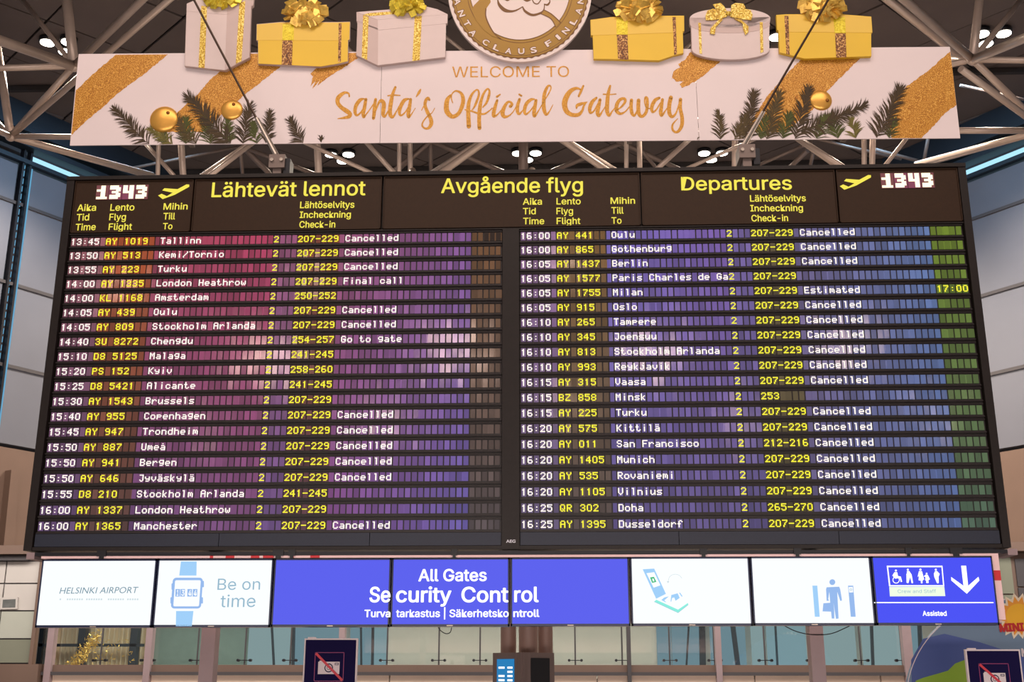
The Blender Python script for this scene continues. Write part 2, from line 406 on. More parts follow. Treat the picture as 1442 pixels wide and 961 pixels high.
T(1250, 62, 13, 1442, 103, 14, 5, m_tubed); T(1352, 120, 12, 1442, 140, 12, 4, m_tubed)
# members seen between banner and board, nodes hidden behind the banner
def fan(nx, ny, Y, ends):
    node(nx, ny, Y, 14)
    for x, y, Y1, w in ends: T(nx, ny, Y, x, y, Y1, w, ext1=.12)
fan(178, 172, 10, [(247, 250, 9.4, 6)])
T(226, 118, 9.0, 222, 250, 9.0, 6, ext1=.15); T(250, 118, 10.0, 258, 250, 10.0, 9, ext1=.15)
fan(384, 180, 9.0, [(283, 250, 9.4, 9), (292, 250, 8.2, 7), (530, 247, 9.5, 6)])
T(442, 118, 10.4, 449, 247, 10.4, 10, ext1=.15)
fan(490, 172, 10, [(557, 246, 10, 7)])
T(563, 118, 9.4, 562, 247, 9.4, 6, ext1=.15); T(576, 118, 11.0, 578, 247, 11, 7, ext1=.15)
fan(738, 160, 9, [(617, 247, 9.6, 10), (604, 245, 11.2, 6), (857, 242, 9.6, 10), (872, 242, 11.2, 6)])
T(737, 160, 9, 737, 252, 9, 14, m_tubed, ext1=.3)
T(882, 118, 9.4, 882, 243, 9.4, 6, ext1=.15); T(899, 118, 11, 901, 243, 11, 7, ext1=.15)
fan(1000, 170, 10, [(922, 241, 9.4, 7)])
fan(1100, 180, 9.0, [(960, 240, 9.5, 4), (1182, 237, 9.4, 7), (1190, 237, 8.2, 8), (845, 290, 11, 5)])
T(1035, 118, 10.4, 1035, 240, 10.4, 9, ext1=.15)
T(1216, 118, 9, 1217, 238, 9, 7, ext1=.15); T(1231, 118, 10.0, 1228, 238, 10.0, 8, ext1=.15)
T(1300, 165, 9.5, 1245, 235, 9.4, 6, ext1=.1)
# chords running behind the banner
ch = [(110, 192, 8), (178, 172, 10), (384, 180, 9), (490, 172, 10), (738, 160, 9), (1000, 170, 10), (1100, 180, 9), (1345, 184, 8)]
for p_, q_ in zip(ch, ch[1:]): T(*p_, *q_, 8)
ch = [A, (226, 118, 9), (442, 118, 10.2), (738, 118, 9), (1035, 118, 10.2), (1216, 118, 9), C]
for p_, q_ in zip(ch, ch[1:]): T(*p_, *q_, 8)
T(738, 118, 9, 738, 160, 9, 10)
# deeper layer
def deep(nx, ny, Y, ends):
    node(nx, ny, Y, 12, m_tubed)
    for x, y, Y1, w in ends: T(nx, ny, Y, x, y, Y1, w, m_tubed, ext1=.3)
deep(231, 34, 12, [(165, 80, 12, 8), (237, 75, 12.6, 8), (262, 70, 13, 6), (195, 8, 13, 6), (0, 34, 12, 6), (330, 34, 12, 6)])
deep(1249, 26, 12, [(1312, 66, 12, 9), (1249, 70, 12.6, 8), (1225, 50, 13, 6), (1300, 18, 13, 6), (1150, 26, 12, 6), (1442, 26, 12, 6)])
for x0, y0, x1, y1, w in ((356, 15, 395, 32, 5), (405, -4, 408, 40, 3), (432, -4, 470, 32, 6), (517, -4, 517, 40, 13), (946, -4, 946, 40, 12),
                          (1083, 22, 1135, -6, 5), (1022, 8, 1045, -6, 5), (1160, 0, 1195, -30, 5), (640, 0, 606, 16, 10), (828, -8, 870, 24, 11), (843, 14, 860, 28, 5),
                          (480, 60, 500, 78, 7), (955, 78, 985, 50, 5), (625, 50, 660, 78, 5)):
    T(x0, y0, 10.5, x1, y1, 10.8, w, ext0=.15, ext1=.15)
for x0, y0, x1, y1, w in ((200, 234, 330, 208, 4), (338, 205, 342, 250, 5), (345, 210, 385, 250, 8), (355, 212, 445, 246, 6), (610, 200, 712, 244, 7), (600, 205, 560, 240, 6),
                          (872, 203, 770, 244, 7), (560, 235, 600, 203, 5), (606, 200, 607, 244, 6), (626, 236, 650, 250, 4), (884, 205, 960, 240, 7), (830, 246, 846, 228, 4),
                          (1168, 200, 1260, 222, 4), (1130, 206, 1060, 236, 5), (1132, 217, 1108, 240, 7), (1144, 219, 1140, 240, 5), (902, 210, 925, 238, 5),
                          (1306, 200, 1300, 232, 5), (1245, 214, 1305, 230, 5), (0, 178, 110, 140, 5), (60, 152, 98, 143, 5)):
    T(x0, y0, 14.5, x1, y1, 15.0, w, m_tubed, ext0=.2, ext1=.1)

# ------------------------------------------------------------------ downlight clusters in the ceiling
LB = {(480, 219): 'three round downlights in the ceiling just left of centre, below the banner', (742, 217): 'three round downlights in the ceiling above the middle header, partly behind a tube',
      (1003, 217): 'three round downlights in the ceiling beside the right hanging bracket', (86, 62): 'three round downlights in the ceiling at the upper left truss node',
      (1394, 50): 'three round downlights in the ceiling by the upper right truss node', (1076, 55): 'three round downlights mostly hidden behind the round white gift'}
cp = Plane((0, 0, ZC - .06), (1, 0, 0), (0, 1, 0))
for (x, y), lb in LB.items():
    c = cp.at(x, y); R_ = .14
    t = thing('downlight_cluster', c, lb, 'lights', 'downlight clusters in the ceiling')
    for dx, dy in ((-.22, -.14), (.22, -.14), (0, .24)):
        q = c + V((dx, dy, 0)); mb = MB(); mb.tube(q + V((0, 0, .05)), q + V((0, 0, -.05)), .17, n=24); h = mb.build('housing', m_dark, t, True)
        mb = MB(); mb.tube(q + V((0, 0, -.05)), q + V((0, 0, -.062)), R_, n=24); mb.build('lens', m_lamp, h)
    d = bpy.data.lights.new('downlight', 'SPOT'); d.energy = 3200; d.color = (1, .84, .68); d.spot_size = 2.4; d.spot_blend = .5; d.shadow_soft_size = .4
    l = bpy.data.objects.new('downlight', d); COL.objects.link(l); l.location = c + V((0, 0, -.3)) - V((0, 0, 0))
# hall lamps on the ceiling run behind the viewer: they light the banner and glint in the board
HL = [(375, 500, .62), (640, 492, .6), (922, 490, .55), (1196, 482, .42), (286, 604, .3), (535, 592, .5), (800, 578, .34), (1044, 590, .36), (1308, 588, .34), (170, 402, .26), (436, 388, .24), (800, 366, .22)]
HG = ['right of Malaga and Kyiv', 'at the right end of the left half, by Go to gate', 'over Joensuu and Reykjavik', 'over Cancelled in the Tampere to Vaasa rows', 'just right of Trondheim', 'over Cancelled in the Copenhagen row',
      'over the times of Minsk and Turku', 'at the number 2 of the Kittila row', 'at the blue cells right of the San Francisco row', 'over flight AY 1335', 'over gates 207-229 of London Heathrow', 'over times in the Berlin row']
for i, (x, y, r) in enumerate(HL):
    q = P(x, y, 0); t = (9.0 - EYE.z) / (q.z - EYE.z); loc = V((EYE.x + (q.x - EYE.x) * t, -EYE.y * -1 * 0 + (-EYE.y) - (-EYE.y) * t, 9.0))
    th = thing('hall_lamp', loc, 'round hall lamp glinting ' + HG[i], 'lamp', 'hall lamps glinting in the board')
    mb = MB(); mb.tube(loc + V((0, 0, .3)), loc, r * 1.55, r * 1.65, n=20); mb.tube(loc + V((0, 0, 1.6)), loc + V((0, 0, .3)), .03, n=6); mb.build('shade', m_dark, th)
    mb = MB(); mb.ball(loc, r * 1.2, r * 1.2, r * .6); mb.build('lens', m_hall, th, True)

# ------------------------------------------------------------------ departure board
HD = {' ': '00000000000000', '0': '0E11111111110E', '1': '040C0404040404', '2': '0E11010204081F', '3': '0E11010601110E', '4': '02060A121F0202', '5': '1F101E0101110E', '6': '0E10101E11110E',
      '7': '1F010204040808', '8': '0E11110E11110E', '9': '0E11110F01010E', ':': '00000400000400', '-': '0000001F000000', '/': '01010204081010',
      'A': '0E11111F111111', 'B': '1E11111E11111E', 'C': '0E11101010110E', 'D': '1E11111111111E', 'E': '1F10101E10101F', 'F': '1F10101E101010', 'G': '0E11101713110E', 'H': '1111111F111111',
      'J': '0F010101010906', 'K': '11121418141211', 'L': '1010101010101F', 'M': '111B1515111111', 'O': '0E11111111110E', 'P': '1E11111E101010', 'Q': '0E11111115120D', 'R': '1E11111E141211',
      'S': '0E11100E01110E', 'T': '1F040404040404', 'U': '1111111111110E', 'V': '11111111110A04', 'Y': '11110A04040404', 'Z': '1F01020408101F',
      'a': '00000E010F110F', 'b': '10101E1111111E', 'c': '00000E1110110E', 'd': '01010F1111110F', 'e': '00000E111F100E', 'f': '0609081C080808', 'g': '000F11110F010E', 'h': '10101E11111111',
      'i': '04000404040404', 'j': '0200060202120C', 'k': '10101214181412', 'l': '0C040404040404', 'm': '00001A15151511', 'n': '00001E11111111', 'o': '00000E1111110E', 'p': '00001E111E1010',
      'r': '00001619101010', 's': '00000F100E011E', 't': '08081C08080906', 'u': '0000111111130D', 'v': '00001111110A04', 'w': '0000111115150A', 'y': '000011110F010E',
      'ä': '0A000E010F110F', 'å': '04000E010F110F', 'à': '08040E010F110F'}
HD['l'] = '0C040404040404'
def dots(mb, ch, x, z, w, h, y, off=.004):
    rows = [int(HD[ch][i * 2:i * 2 + 2], 16) for i in range(7)]; pw, ph = w / 5, h / 7; e = .0012
    for r, b in enumerate(rows):
        c = 0
        while c < 5:
            if b >> (4 - c) & 1:
                c1 = c
                while c1 < 4 and b >> (4 - c1 - 1) & 1: c1 += 1
                x0, x1, z1 = x + c * pw - e, x + (c1 + 1) * pw + e, z - r * ph + e * .2; z0 = z - (r + 1) * ph - e * .2
                mb.face([(x0, y - off, z0), (x1, y - off, z0), (x1, y - off, z1), (x0, y - off, z1)])
                c = c1 + 1
            else: c += 1
LROWS = [('13:45', 'AY', '1019', 'Tallinn', '207-229', 'Cancelled'), ('13:50', 'AY', '513', 'Kemi/Tornio', '207-229', 'Cancelled'), ('13:55', 'AY', '223', 'Turku', '207-229', 'Cancelled'),
         ('14:00', 'AY', '1335', 'London Heathrow', '207-229', 'Final call'), ('14:00', 'KL', '1168', 'Amsterdam', '250-252', ''), ('14:05', 'AY', '439', 'Oulu', '207-229', 'Cancelled'),
         ('14:05', 'AY', '809', 'Stockholm Arlanda', '207-229', 'Cancelled'), ('14:40', '3U', '8272', 'Chengdu', '254-257', 'Go to gate'), ('15:10', 'D8', '5125', 'Malaga', '241-245', ''),
         ('15:20', 'PS', '152', 'Kyiv', '258-260', ''), ('15:25', 'D8', '5421', 'Alicante', '241-245', ''), ('15:30', 'AY', '1543', 'Brussels', '207-229', ''),
         ('15:40', 'AY', '955', 'Copenhagen', '207-229', 'Cancelled'), ('15:45', 'AY', '947', 'Trondheim', '207-229', 'Cancelled'), ('15:50', 'AY', '887', 'Umeå', '207-229', 'Cancelled'),
         ('15:50', 'AY', '941', 'Bergen', '207-229', 'Cancelled'), ('15:50', 'AY', '646', 'Jyväskylä', '207-229', 'Cancelled'), ('15:55', 'D8', '210', 'Stockholm Arlanda', '241-245', ''),
         ('16:00', 'AY', '1337', 'London Heathrow', '207-229', ''), ('16:00', 'AY', '1365', 'Manchester', '207-229', 'Cancelled')]
RROWS = [('16:00', 'AY', '441', 'Oulu', '207-229', 'Cancelled'), ('16:00', 'AY', '865', 'Gothenburg', '207-229', 'Cancelled'), ('16:05', 'AY', '1437', 'Berlin', '207-229', 'Cancelled'),
         ('16:05', 'AY', '1577', 'Paris Charles de Ga', '207-229', ''), ('16:05', 'AY', '1755', 'Milan', '207-229', 'Estimated'), ('16:05', 'AY', '915', 'Oslo', '207-229', 'Cancelled'),
         ('16:10', 'AY', '265', 'Tampere', '207-229', 'Cancelled'), ('16:10', 'AY', '345', 'Joensuu', '207-229', 'Cancelled'), ('16:10', 'AY', '813', 'Stockholm Arlanda', '207-229', 'Cancelled'),
         ('16:10', 'AY', '993', 'Reykjavik', '207-229', 'Cancelled'), ('16:15', 'AY', '315', 'Vaasa', '207-229', 'Cancelled'), ('16:15', 'BZ', '858', 'Minsk', '253', ''),
         ('16:15', 'AY', '225', 'Turku', '207-229', 'Cancelled'), ('16:20', 'AY', '575', 'Kittilä', '207-229', 'Cancelled'), ('16:20', 'AY', '011', 'San Francisco', '212-216', 'Cancelled'),
         ('16:20', 'AY', '1405', 'Munich', '207-229', 'Cancelled'), ('16:20', 'AY', '535', 'Rovaniemi', '207-229', 'Cancelled'), ('16:20', 'AY', '1105', 'Vilnius', '207-229', 'Cancelled'),
         ('16:25', 'QR', '302', 'Doha', '265-270', 'Cancelled'), ('16:25', 'AY', '1395', 'Dusseldorf', '207-229', 'Cancelled')]
ANC_L = [(0, -4.055), (6, -3.727), (9, -3.555), (14, -3.268), (15, -3.219), (34, -2.165), (38, -1.943), (46, -1.505), (67, -.344), (72, -.073)]
ANC_R = [(0, .100), (6, .429), (9, .600), (14, .877), (15, .924), (34, 1.963), (38, 2.182), (46, 2.620), (67, 3.785), (72, 4.068)]
def XI(anc, i):
    for (a, xa), (b, xb) in zip(anc, anc[1:]):
        if i <= b: return xa + (xb - xa) * (i - a) / (b - a)
def mix(a, b, t): return tuple(x + (y - x) * t for x, y in zip(a, b))
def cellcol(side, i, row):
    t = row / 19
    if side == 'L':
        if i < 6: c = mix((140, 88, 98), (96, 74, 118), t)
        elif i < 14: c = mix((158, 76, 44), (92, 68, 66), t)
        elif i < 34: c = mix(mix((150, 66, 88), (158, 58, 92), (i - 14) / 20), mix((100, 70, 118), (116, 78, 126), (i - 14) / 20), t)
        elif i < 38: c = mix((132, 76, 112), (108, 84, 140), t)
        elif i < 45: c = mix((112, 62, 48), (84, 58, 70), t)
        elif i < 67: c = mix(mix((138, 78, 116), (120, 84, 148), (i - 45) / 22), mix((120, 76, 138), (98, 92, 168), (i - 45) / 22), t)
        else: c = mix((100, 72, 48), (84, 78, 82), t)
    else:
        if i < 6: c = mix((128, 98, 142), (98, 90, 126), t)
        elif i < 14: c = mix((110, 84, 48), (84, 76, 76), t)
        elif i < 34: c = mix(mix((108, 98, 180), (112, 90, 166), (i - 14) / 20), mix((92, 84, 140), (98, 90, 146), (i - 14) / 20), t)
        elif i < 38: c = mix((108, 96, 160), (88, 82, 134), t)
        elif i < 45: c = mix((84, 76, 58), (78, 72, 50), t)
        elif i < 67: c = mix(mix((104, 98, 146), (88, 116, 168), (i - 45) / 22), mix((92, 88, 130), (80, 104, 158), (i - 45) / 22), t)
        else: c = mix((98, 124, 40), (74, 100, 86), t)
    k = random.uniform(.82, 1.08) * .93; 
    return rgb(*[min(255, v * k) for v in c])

bd = thing('departure_board', (0, .25, 3.0), 'wide black flight departure board with yellow headings and forty lit rows of flights', 'information board')
mb = MB(); mb.box(-4.15, 4.15, .035, .55, 3.0, 6.44)
mb.box(-4.15, -4.078, -.03, .035, 3.0, 6.44); mb.box(4.082, 4.15, -.03, .035, 3.0, 6.44)
mb.box(-4.15, 4.15, -.04, .035, 6.43, 6.465); mb.box(-4.078, 4.082, -.02, .035, 3.0, 3.03)
mb.box(-4.078, 4.082, -.012, .035, 5.888, 5.902)
mb.build('casing', m_board, bd)
mb = MB(); mb.box(-.066, .084, -.03, .035, 3.0, 5.885); cs = mb.build('centre_strip', m_board, bd)
brd = wallY(0)
mb = MB(); text(mb, 'AEG', wallY(-.03), (712.7, 764.6), (726, 764.6), 760.6, bold=.03, plain=True); mb.build('maker_lettering', mat('plain_white', rgb(215, 215, 225), .5), cs)
for x0, x1 in ((-4.07, -2.48), (-2.475, -1.19), (-1.185, -.072), (.09, 1.42), (1.425, 2.75), (2.755, 4.075)):
    mb = MB(); mb.box(x0, x1, -.006, .035, 3.035, 3.143); mb.build('lower_panel', m_lowpanel, bd)
PLANE = [(223.5, 276.0), (228.5, 272.5), (236, 276.0), (244.5, 272), (229, 268), (231, 265.3), (248.5, 264.8), (262, 259.6), (266.3, 259.6), (266.6, 263), (244, 275.5), (228, 280.2)]
PLANE = [(222.6, 275.5), (227.5, 273), (235, 276.3), (243, 271.5), (228.5, 268.3), (231.5, 265.2), (250, 266.5), (262.5, 259.8), (266.5, 260), (266.5, 263.2), (246, 274.5), (229, 280.6)]
HP = [(-4.07, -2.953), (-2.938, -1.188), (-1.168, 1.190), (1.204, 2.968), (2.984, 4.076)]
hps = []
hp = wallY(-.012)
for x0, x1 in HP:
    mb = MB(); mb.box(x0, x1, -.012, .035, 5.906, 6.424)
    mb.box(x0, x1, -.022, -.012, 6.414, 6.424); mb.box(x0, x0 + .008, -.022, -.012, 5.906, 6.414); mb.box(x1 - .008, x1, -.022, -.012, 5.906, 6.414); mb.box(x0, x1, -.022, -.012, 5.906, 5.914)
    hps.append(mb.build('header_panel', m_header, bd))
def htext(par, items, bold=.006):
    mb = MB()
    for s, a, b, top in items: text(mb, s, hp, a, b, top, bold=bold, off=.003)
    mb.build('lettering', m_hyel, par)
htext(hps[0], [('Aika', (108.3, 297.4), (135, 296.8), 288.3), ('Tid', (107.5, 311.0), (125.2, 310.4), 301.8), ('Time', (106.0, 324.7), (134.5, 324), 315.6),
               ('Lento', (155, 296.9), (189, 296.4), 287.7), ('Flyg', (153.6, 310.3), (177, 310), 301.2), ('Flight', (152.6, 324), (185.5, 323.6), 315),
               ('Mihin', (229.9, 295.4), (264, 295.0), 286.5), ('Till', (229.6, 309.3), (246.3, 309), 300.2), ('To', (229.0, 323.1), (242.6, 322.8), 314.5)], .012)
htext(hps[1], [('Lähtevät lennot', (297.5, 277.6), (514.5, 274.8), 257.5)], .012)
htext(hps[1], [('Lähtöselvitys', (422.3, 293.2), (499, 292.6), 284.2), ('Incheckning', (421.8, 307), (494, 306.4), 298.2), ('Check-in', (421.3, 320.8), (472, 320.4), 311.8)], .015)
htext(hps[2], [('Avgående flyg', (621, 271.8), (821, 270.6), 251.8)], .012)
htext(hps[2], [('Aika', (736.2, 288.4), (763.2, 288.2), 279.5), ('Tid', (736.4, 302), (754.5, 301.8), 293.2), ('Time', (736.6, 316), (766.4, 315.8), 307),
               ('Lento', (783.6, 288), (817.8, 287.8), 279.1), ('Flyg', (783.6, 301.8), (807, 301.6), 292.8), ('Flight', (783.8, 315.8), (817.4, 315.6), 306.8),
               ('Mihin', (859.8, 287.2), (894.4, 286.9), 278.4), ('Till', (861, 301.1), (878.2, 300.9), 292), ('To', (861.2, 315.2), (875.4, 315), 306.2)], .012)
htext(hps[3], [('Departures', (959.5, 268), (1115.5, 266.9), 249.6)], .012)
htext(hps[3], [('Lähtöselvitys', (1056.3, 284), (1135, 283.4), 275.2), ('Incheckning', (1056.8, 297.8), (1131, 297.2), 289), ('Check-in', (1058.3, 311.9), (1110, 311.4), 303)], .015)
for par, dx, dy, sx in ((hps[0], 0, 0, 1), (hps[4], 960, -13.2, 1.0)):
    mb = MB(); poly(mb, hp, [(x + dx, y + dy) for x, y in PLANE], .004); mb.build('aeroplane_pictogram', m_hyel, par)
CG = {'1': ['00110', '00110', '11110', '00110', '00110', '00110', '11111'], '3': ['11110', '11111', '00011', '01110', '00011', '11111', '11110'], '4': ['11011', '11011', '11011', '11111', '00011', '00011', '00011']}
for par, xl, xr, zt, zb in ((hps[0], -3.868, -3.372, 6.372, 6.240), (hps[4], 3.378, 3.862, 6.376, 6.240)):
    w = (xr - xl) / 4; bk = MB(); dg = MB()
    for k, ch in enumerate('1343'):
        x = xl + k * w; dg = MB()
        bk.box(x + .003, x + w - .003, -.020, -.0125, zb - .006, zt + .006, rgb(*((118, 62, 84) if k % 3 else (110, 66, 70))))
        for r, row in enumerate(CG[ch]):
            cw = (w - .026) / 5; rh = (zt - zb) / 7
            for c, bit in enumerate(row):
                if bit == '1': dg.box(x + .010 + c * cw - .001, x + .010 + (c + 1) * cw + .001, -.024, -.0205, zt - (r + 1) * rh - .001, zt - r * rh + .001)
        dg.build('clock_digit', m_clockw, par)
    b_ = bk.build('clock_cells', m_cells, par)

for side, anc, data in (('L', ANC_L, LROWS), ('R', ANC_R, RROWS)):
    x0, x1 = anc[0][1] - .012, anc[-1][1] + .002
    for r in range(20):
        zc = 5.822 - .1375 * r
        fr = MB(); fr.box(x0, x1, .012, .035, zc - .0685, zc + .0665)
        fr.box(x0, x1, -.010, .012, zc - .0625, zc - .0525); fr.box(x0, x1, -.004, .012, zc + .050, zc + .056)
        row = fr.build('display_row', m_rail, bd)
        ce = MB()
        for i in range(72):
            L = XI(anc, i); nx = XI(anc, i + 1); wdt = nx - L - .0125
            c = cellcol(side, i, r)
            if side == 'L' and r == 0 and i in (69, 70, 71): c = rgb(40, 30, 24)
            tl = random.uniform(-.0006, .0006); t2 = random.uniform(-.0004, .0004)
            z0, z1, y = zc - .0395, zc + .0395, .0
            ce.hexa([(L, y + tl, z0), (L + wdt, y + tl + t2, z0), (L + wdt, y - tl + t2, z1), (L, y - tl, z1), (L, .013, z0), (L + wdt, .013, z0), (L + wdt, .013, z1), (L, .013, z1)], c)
        # some gaps between cells filled at random with the cell colour
        for i in range(0, 72):
            if random.random() < .10 and i % 6 != 0:
                L = XI(anc, i); nx = XI(anc, i + 1)
                ce.box(nx - .0125, nx, .004, .013, zc - .0385, zc + .0385, cellcol(side, i, r))
        o = ce.build('crystal_cells', m_cells, row); o['kind'] = 'stuff'
        tm, fl_, no, ds, ga, st = data[r]; wt, yt = MB(), MB()
        def put(mb, s, i0):
            for k, ch in enumerate(s):
                if ch != ' ': dots(mb, ch, XI(anc, i0 + k) - .0005, zc + .030, .0425, .0605, -.0002)
        put(wt, tm, 0); put(wt, ds, 15); put(wt, st, 46)
        put(yt, fl_, 6); put(yt, no, 9); put(yt, '2', 34); put(yt, ga, 38)
        if side == 'R' and r == 4: put(yt, '17:00', 67)
        wt.build('white_lettering', m_white, row)['kind'] = 'stuff'; yt.build('yellow_lettering', m_yel, row)['kind'] = 'stuff'

# hanging brackets and wire ropes
for x, y, lb in ((393, 236, 'left of the two'), (1050, 222, 'right of the two')):
    q = P(x, y, .15)
    t = thing('hanging_bracket', (q.x, .15, 6.44), 'grey steel hanging bracket on the board top, ' + lb, 'bracket')
    mb = MB(); mb.box(q.x - .075, q.x + .075, .05, .25, q.z - .045, q.z + .09); mb.box(q.x - .04, q.x + .04, .08, .2, 6.466, q.z - .045)
    mb.build('clevis', m_tubed, t)
    mb = MB()
    for s in (-1, 1):
        mb = MB(); mb.tube((q.x + s * .045, .03, q.z + .03), (q.x + s * .045, .06, q.z + .03), .017, n=8); mb.build('bolt', m_bolt, t)
    mb = MB(); mb.box(q.x + .06, q.x + .12, .08, .22, q.z - .10, q.z + .06); mb.build('pulley', m_dark, t)
    s = -1 if x < 700 else 1
    a = P(x - 5 if s < 0 else x - 4, y - 18 if s < 0 else y - 16, .12); b = P(268 if s < 0 else 1172, -10, .0)
    t2 = thing('wire_rope', tuple(a), 'thin taut wire rope crossing the banner from the bracket, ' + lb, 'cable')
    mb = MB(); mb.tube(a, b + (b - a) * .4, .011, n=8); mb.build('rope', m_cable, t2)
    mid = a + (b - a) * .22; mb = MB(); mb.tube(a, mid, .02, .016, n=8); mb.tube(a + V((.03, 0, 0)), mid + V((.02, 0, .0)), .007, n=6); mb.tube(a, a + V((s * .03, .0, -.1)), .03, n=8); mb.build('turnbuckle', m_bolt, t2)

# ------------------------------------------------------------------ row of screens under the board
SY = -.05
sp = wallY(SY)
SX = [-3.968 + .9935 * k for k in range(9)]
SLB = ['white screen reading HELSINKI AIRPORT, leftmost under the board', 'white screen with pale blue wristwatch and words Be on time', 'plain blue screen ending in the letters Se and Turva',
       'blue screen reading All Gates with security control lettering', 'blue screen starting with the letters rol and ntroll', 'white screen with pale blue scanner, hand and curved arrow',
       'white screen with pale blue person carrying a suitcase between posts', 'deep blue screen with white down arrow and word Assisted']
SM = [m_scrw, m_scrw, m_scrb, m_scrb, m_scrb, m_scrw, m_scrw, m_scrb2]
faces = []
for k in range(8):
    x0, x1 = SX[k] + .006, SX[k + 1] - .006; z0, z1 = 2.362 + .002 * k, 2.922 + .0008 * k
    t = thing('information_screen', ((x0 + x1) / 2, 0, z0), SLB[k], 'screen', 'screens in a row under the board')
    mb = MB(); mb.box(x0, x1, SY + .012, .06, z0, z1); e = .012
    mb.box(x0, x1, SY - .002, SY + .012, z0, z0 + .020); mb.box(x0, x1, SY - .002, SY + .012, z1 - e, z1); mb.box(x0, x0 + e, SY - .002, SY + .012, z0, z1); mb.box(x1 - e, x1, SY - .002, SY + .012, z0, z1)
    mb.build('bezel', m_bezel, t)
    mb = MB(); mb.box((x0 + x1) / 2 - .025, (x0 + x1) / 2 + .025, SY - .006, SY - .002, z0 + .004, z0 + .012); mb.build('badge', m_bolt, t)
    mb = MB(); mb.box(x0 + e, x1 - e, SY, SY + .012, z0 + .020, z1 - e); faces.append(mb.build('display', SM[k], t))
def part(name, m, k, fn):
    mb = MB(); fn(mb); return mb.build(name, m, faces[k])
def L1(mb):
    text(mb, 'HELSINKI AIRPORT', sp, (83.5, 836.6), (193, 835.6), 828, plain=True, skew=.18)
part('lettering', m_tgrey, 0, L1)
def L1b(mb):
    for x in [84 + 3.4 * i for i in range(33)]:
        if int(x) % 29 > 4: poly(mb, sp, [(x, 843.4), (x + 2.2, 843.4), (x + 1.9, 845.6), (x - .3, 845.6)], .002)
part('fine_print', m_tfaint, 0, L1b)
def ring(mb, pl, outer, inner, off):
    n = len(outer)
    for i in range(n):
        j = (i + 1) % n; mb.face([pl.at(*outer[i], off), pl.at(*outer[j], off), pl.at(*inner[j], off), pl.at(*inner[i], off)])
def rr(x0, y0, x1, y1, r, sk=0, n=5):
    pts = []
    for cx, cy, a in ((x1 - r, y0 + r, 0), (x0 + r, y0 + r, 1), (x0 + r, y1 - r, 2), (x1 - r, y1 - r, 3)):
        for i in range(n + 1):
            t = a * PI / 2 + PI / 2 * i / n; x, y = cx + r * math.cos(t), cy - r * math.sin(t); pts.append((x - sk * (y - y0), y))
    return pts
part('watch_strap', m_lblue, 1, lambda mb: poly(mb, sp, [(254.8, 791.2), (277, 791.2), (276.6, 811), (252.4, 811)], .002))
def Lw(mb):
    poly(mb, sp, [(248, 861), (272.4, 861), (270, 882.5), (247.6, 882.5)], .002)
part('watch_strap', m_lblue, 1, Lw)
def Lw2(mb):
    ring(mb, sp, rr(243.5, 814, 286, 857.5, 5, .07), rr(246.6, 817.6, 282.8, 854.4, 2, .07), .002)
    for x, y in ((241.5, 822), (240, 841.5), (284.6, 818.5), (283.2, 841.5)): poly(mb, sp, rr(x, y, x + 2.6, y + 9, 1), .002)
part('watch_case', m_mblue, 1, Lw2)
def Lw3(mb):
    for x in (247.2, 254.2, 264, 271.6): poly(mb, sp, [(x, 830), (x + 6.4, 830), (x + 6, 840.6), (x - .4, 840.6)], .002)
part('watch_digit_plates', m_mblue, 1, Lw3)
def Lw4(mb):
    for ch, x in (('1', 248.6), ('3', 255.2), ('4', 265), ('4', 272.6)): text(mb, ch, sp, (x, 839.2), (x + (2.6 if ch == '1' else 4.2), 839.2), 831.4, bold=.02, off=.004)
part('watch_digits', m_scrw, 1, Lw4)
def Lw5(mb):
    text(mb, 'Be on', sp, (306, 831.2), (366, 830.8), 815.4, bold=-.004); text(mb, 'time', sp, (310, 855.6), (359.4, 855.2), 838.4, bold=-.004)
part('lettering', m_tblue, 1, Lw5)
part('lettering', m_wtext, 2, lambda mb: (text(mb, 'Se', sp, (520, 848.2), (549.6, 848.2), 827.4, bold=.018), text(mb, 'Turva', sp, (513, 869.4), (549.6, 869.4), 859.4, bold=.022)))
part('lettering', m_wtext, 3, lambda mb: (text(mb, 'All Gates', sp, (589, 818.8), (685.4, 818.4), 802.4, bold=.018), text(mb, 'curity', sp, (557.4, 848.2), (635.6, 848.2), 827.4, bold=.018),
     text(mb, 'Cont', sp, (649.6, 848.2), (716, 848.2), 827.4, bold=.018), text(mb, 'tarkastus | Säkerhetsko', sp, (557.6, 869.4), (716.4, 869.2), 859.2, bold=.018)))
part('lettering', m_wtext, 4, lambda mb: (text(mb, 'rol', sp, (724, 848), (758.6, 848), 827.2, bold=.018), text(mb, 'ntroll', sp, (722.8, 869.2), (759.6, 869), 859.2, bold=.022)))
z = lambda pts: [(890 + x / 8.482, 780 + y / 8.482) for x, y in pts]
part('scanner_column', m_lblue, 5, lambda mb: poly(mb, sp, z([(128, 188), (265, 180), (405, 482), (288, 540)]), .002))
part('scanner_window', m_scrw, 5, lambda mb: poly(mb, sp, z([(172, 235), (265, 222), (340, 380), (258, 408)]), .004))
part('green_mark', m_green, 5, lambda mb: (poly(mb, sp, z([(215, 285), (262, 278), (292, 338), (240, 352)]), .006)))
part('white_notch', m_scrw, 5, lambda mb: (poly(mb, sp, z([(240, 300), (258, 298), (268, 330), (250, 334)]), .008)))
part('tray_edge', m_mint, 5, lambda mb: (poly(mb, sp, z([(265, 575), (290, 552), (550, 670), (550, 705)]), .002), poly(mb, sp, z([(550, 705), (550, 670), (668, 590), (672, 612)]), .002)))
part('tray_line', m_tblue, 5, lambda mb: (ribbon(mb, sp, [(*z([(265, 575)])[0], .5), (*z([(550, 708)])[0], .5)], .003), ribbon(mb, sp, [(*z([(550, 708)])[0], .5), (*z([(672, 612)])[0], .5)], .003)))
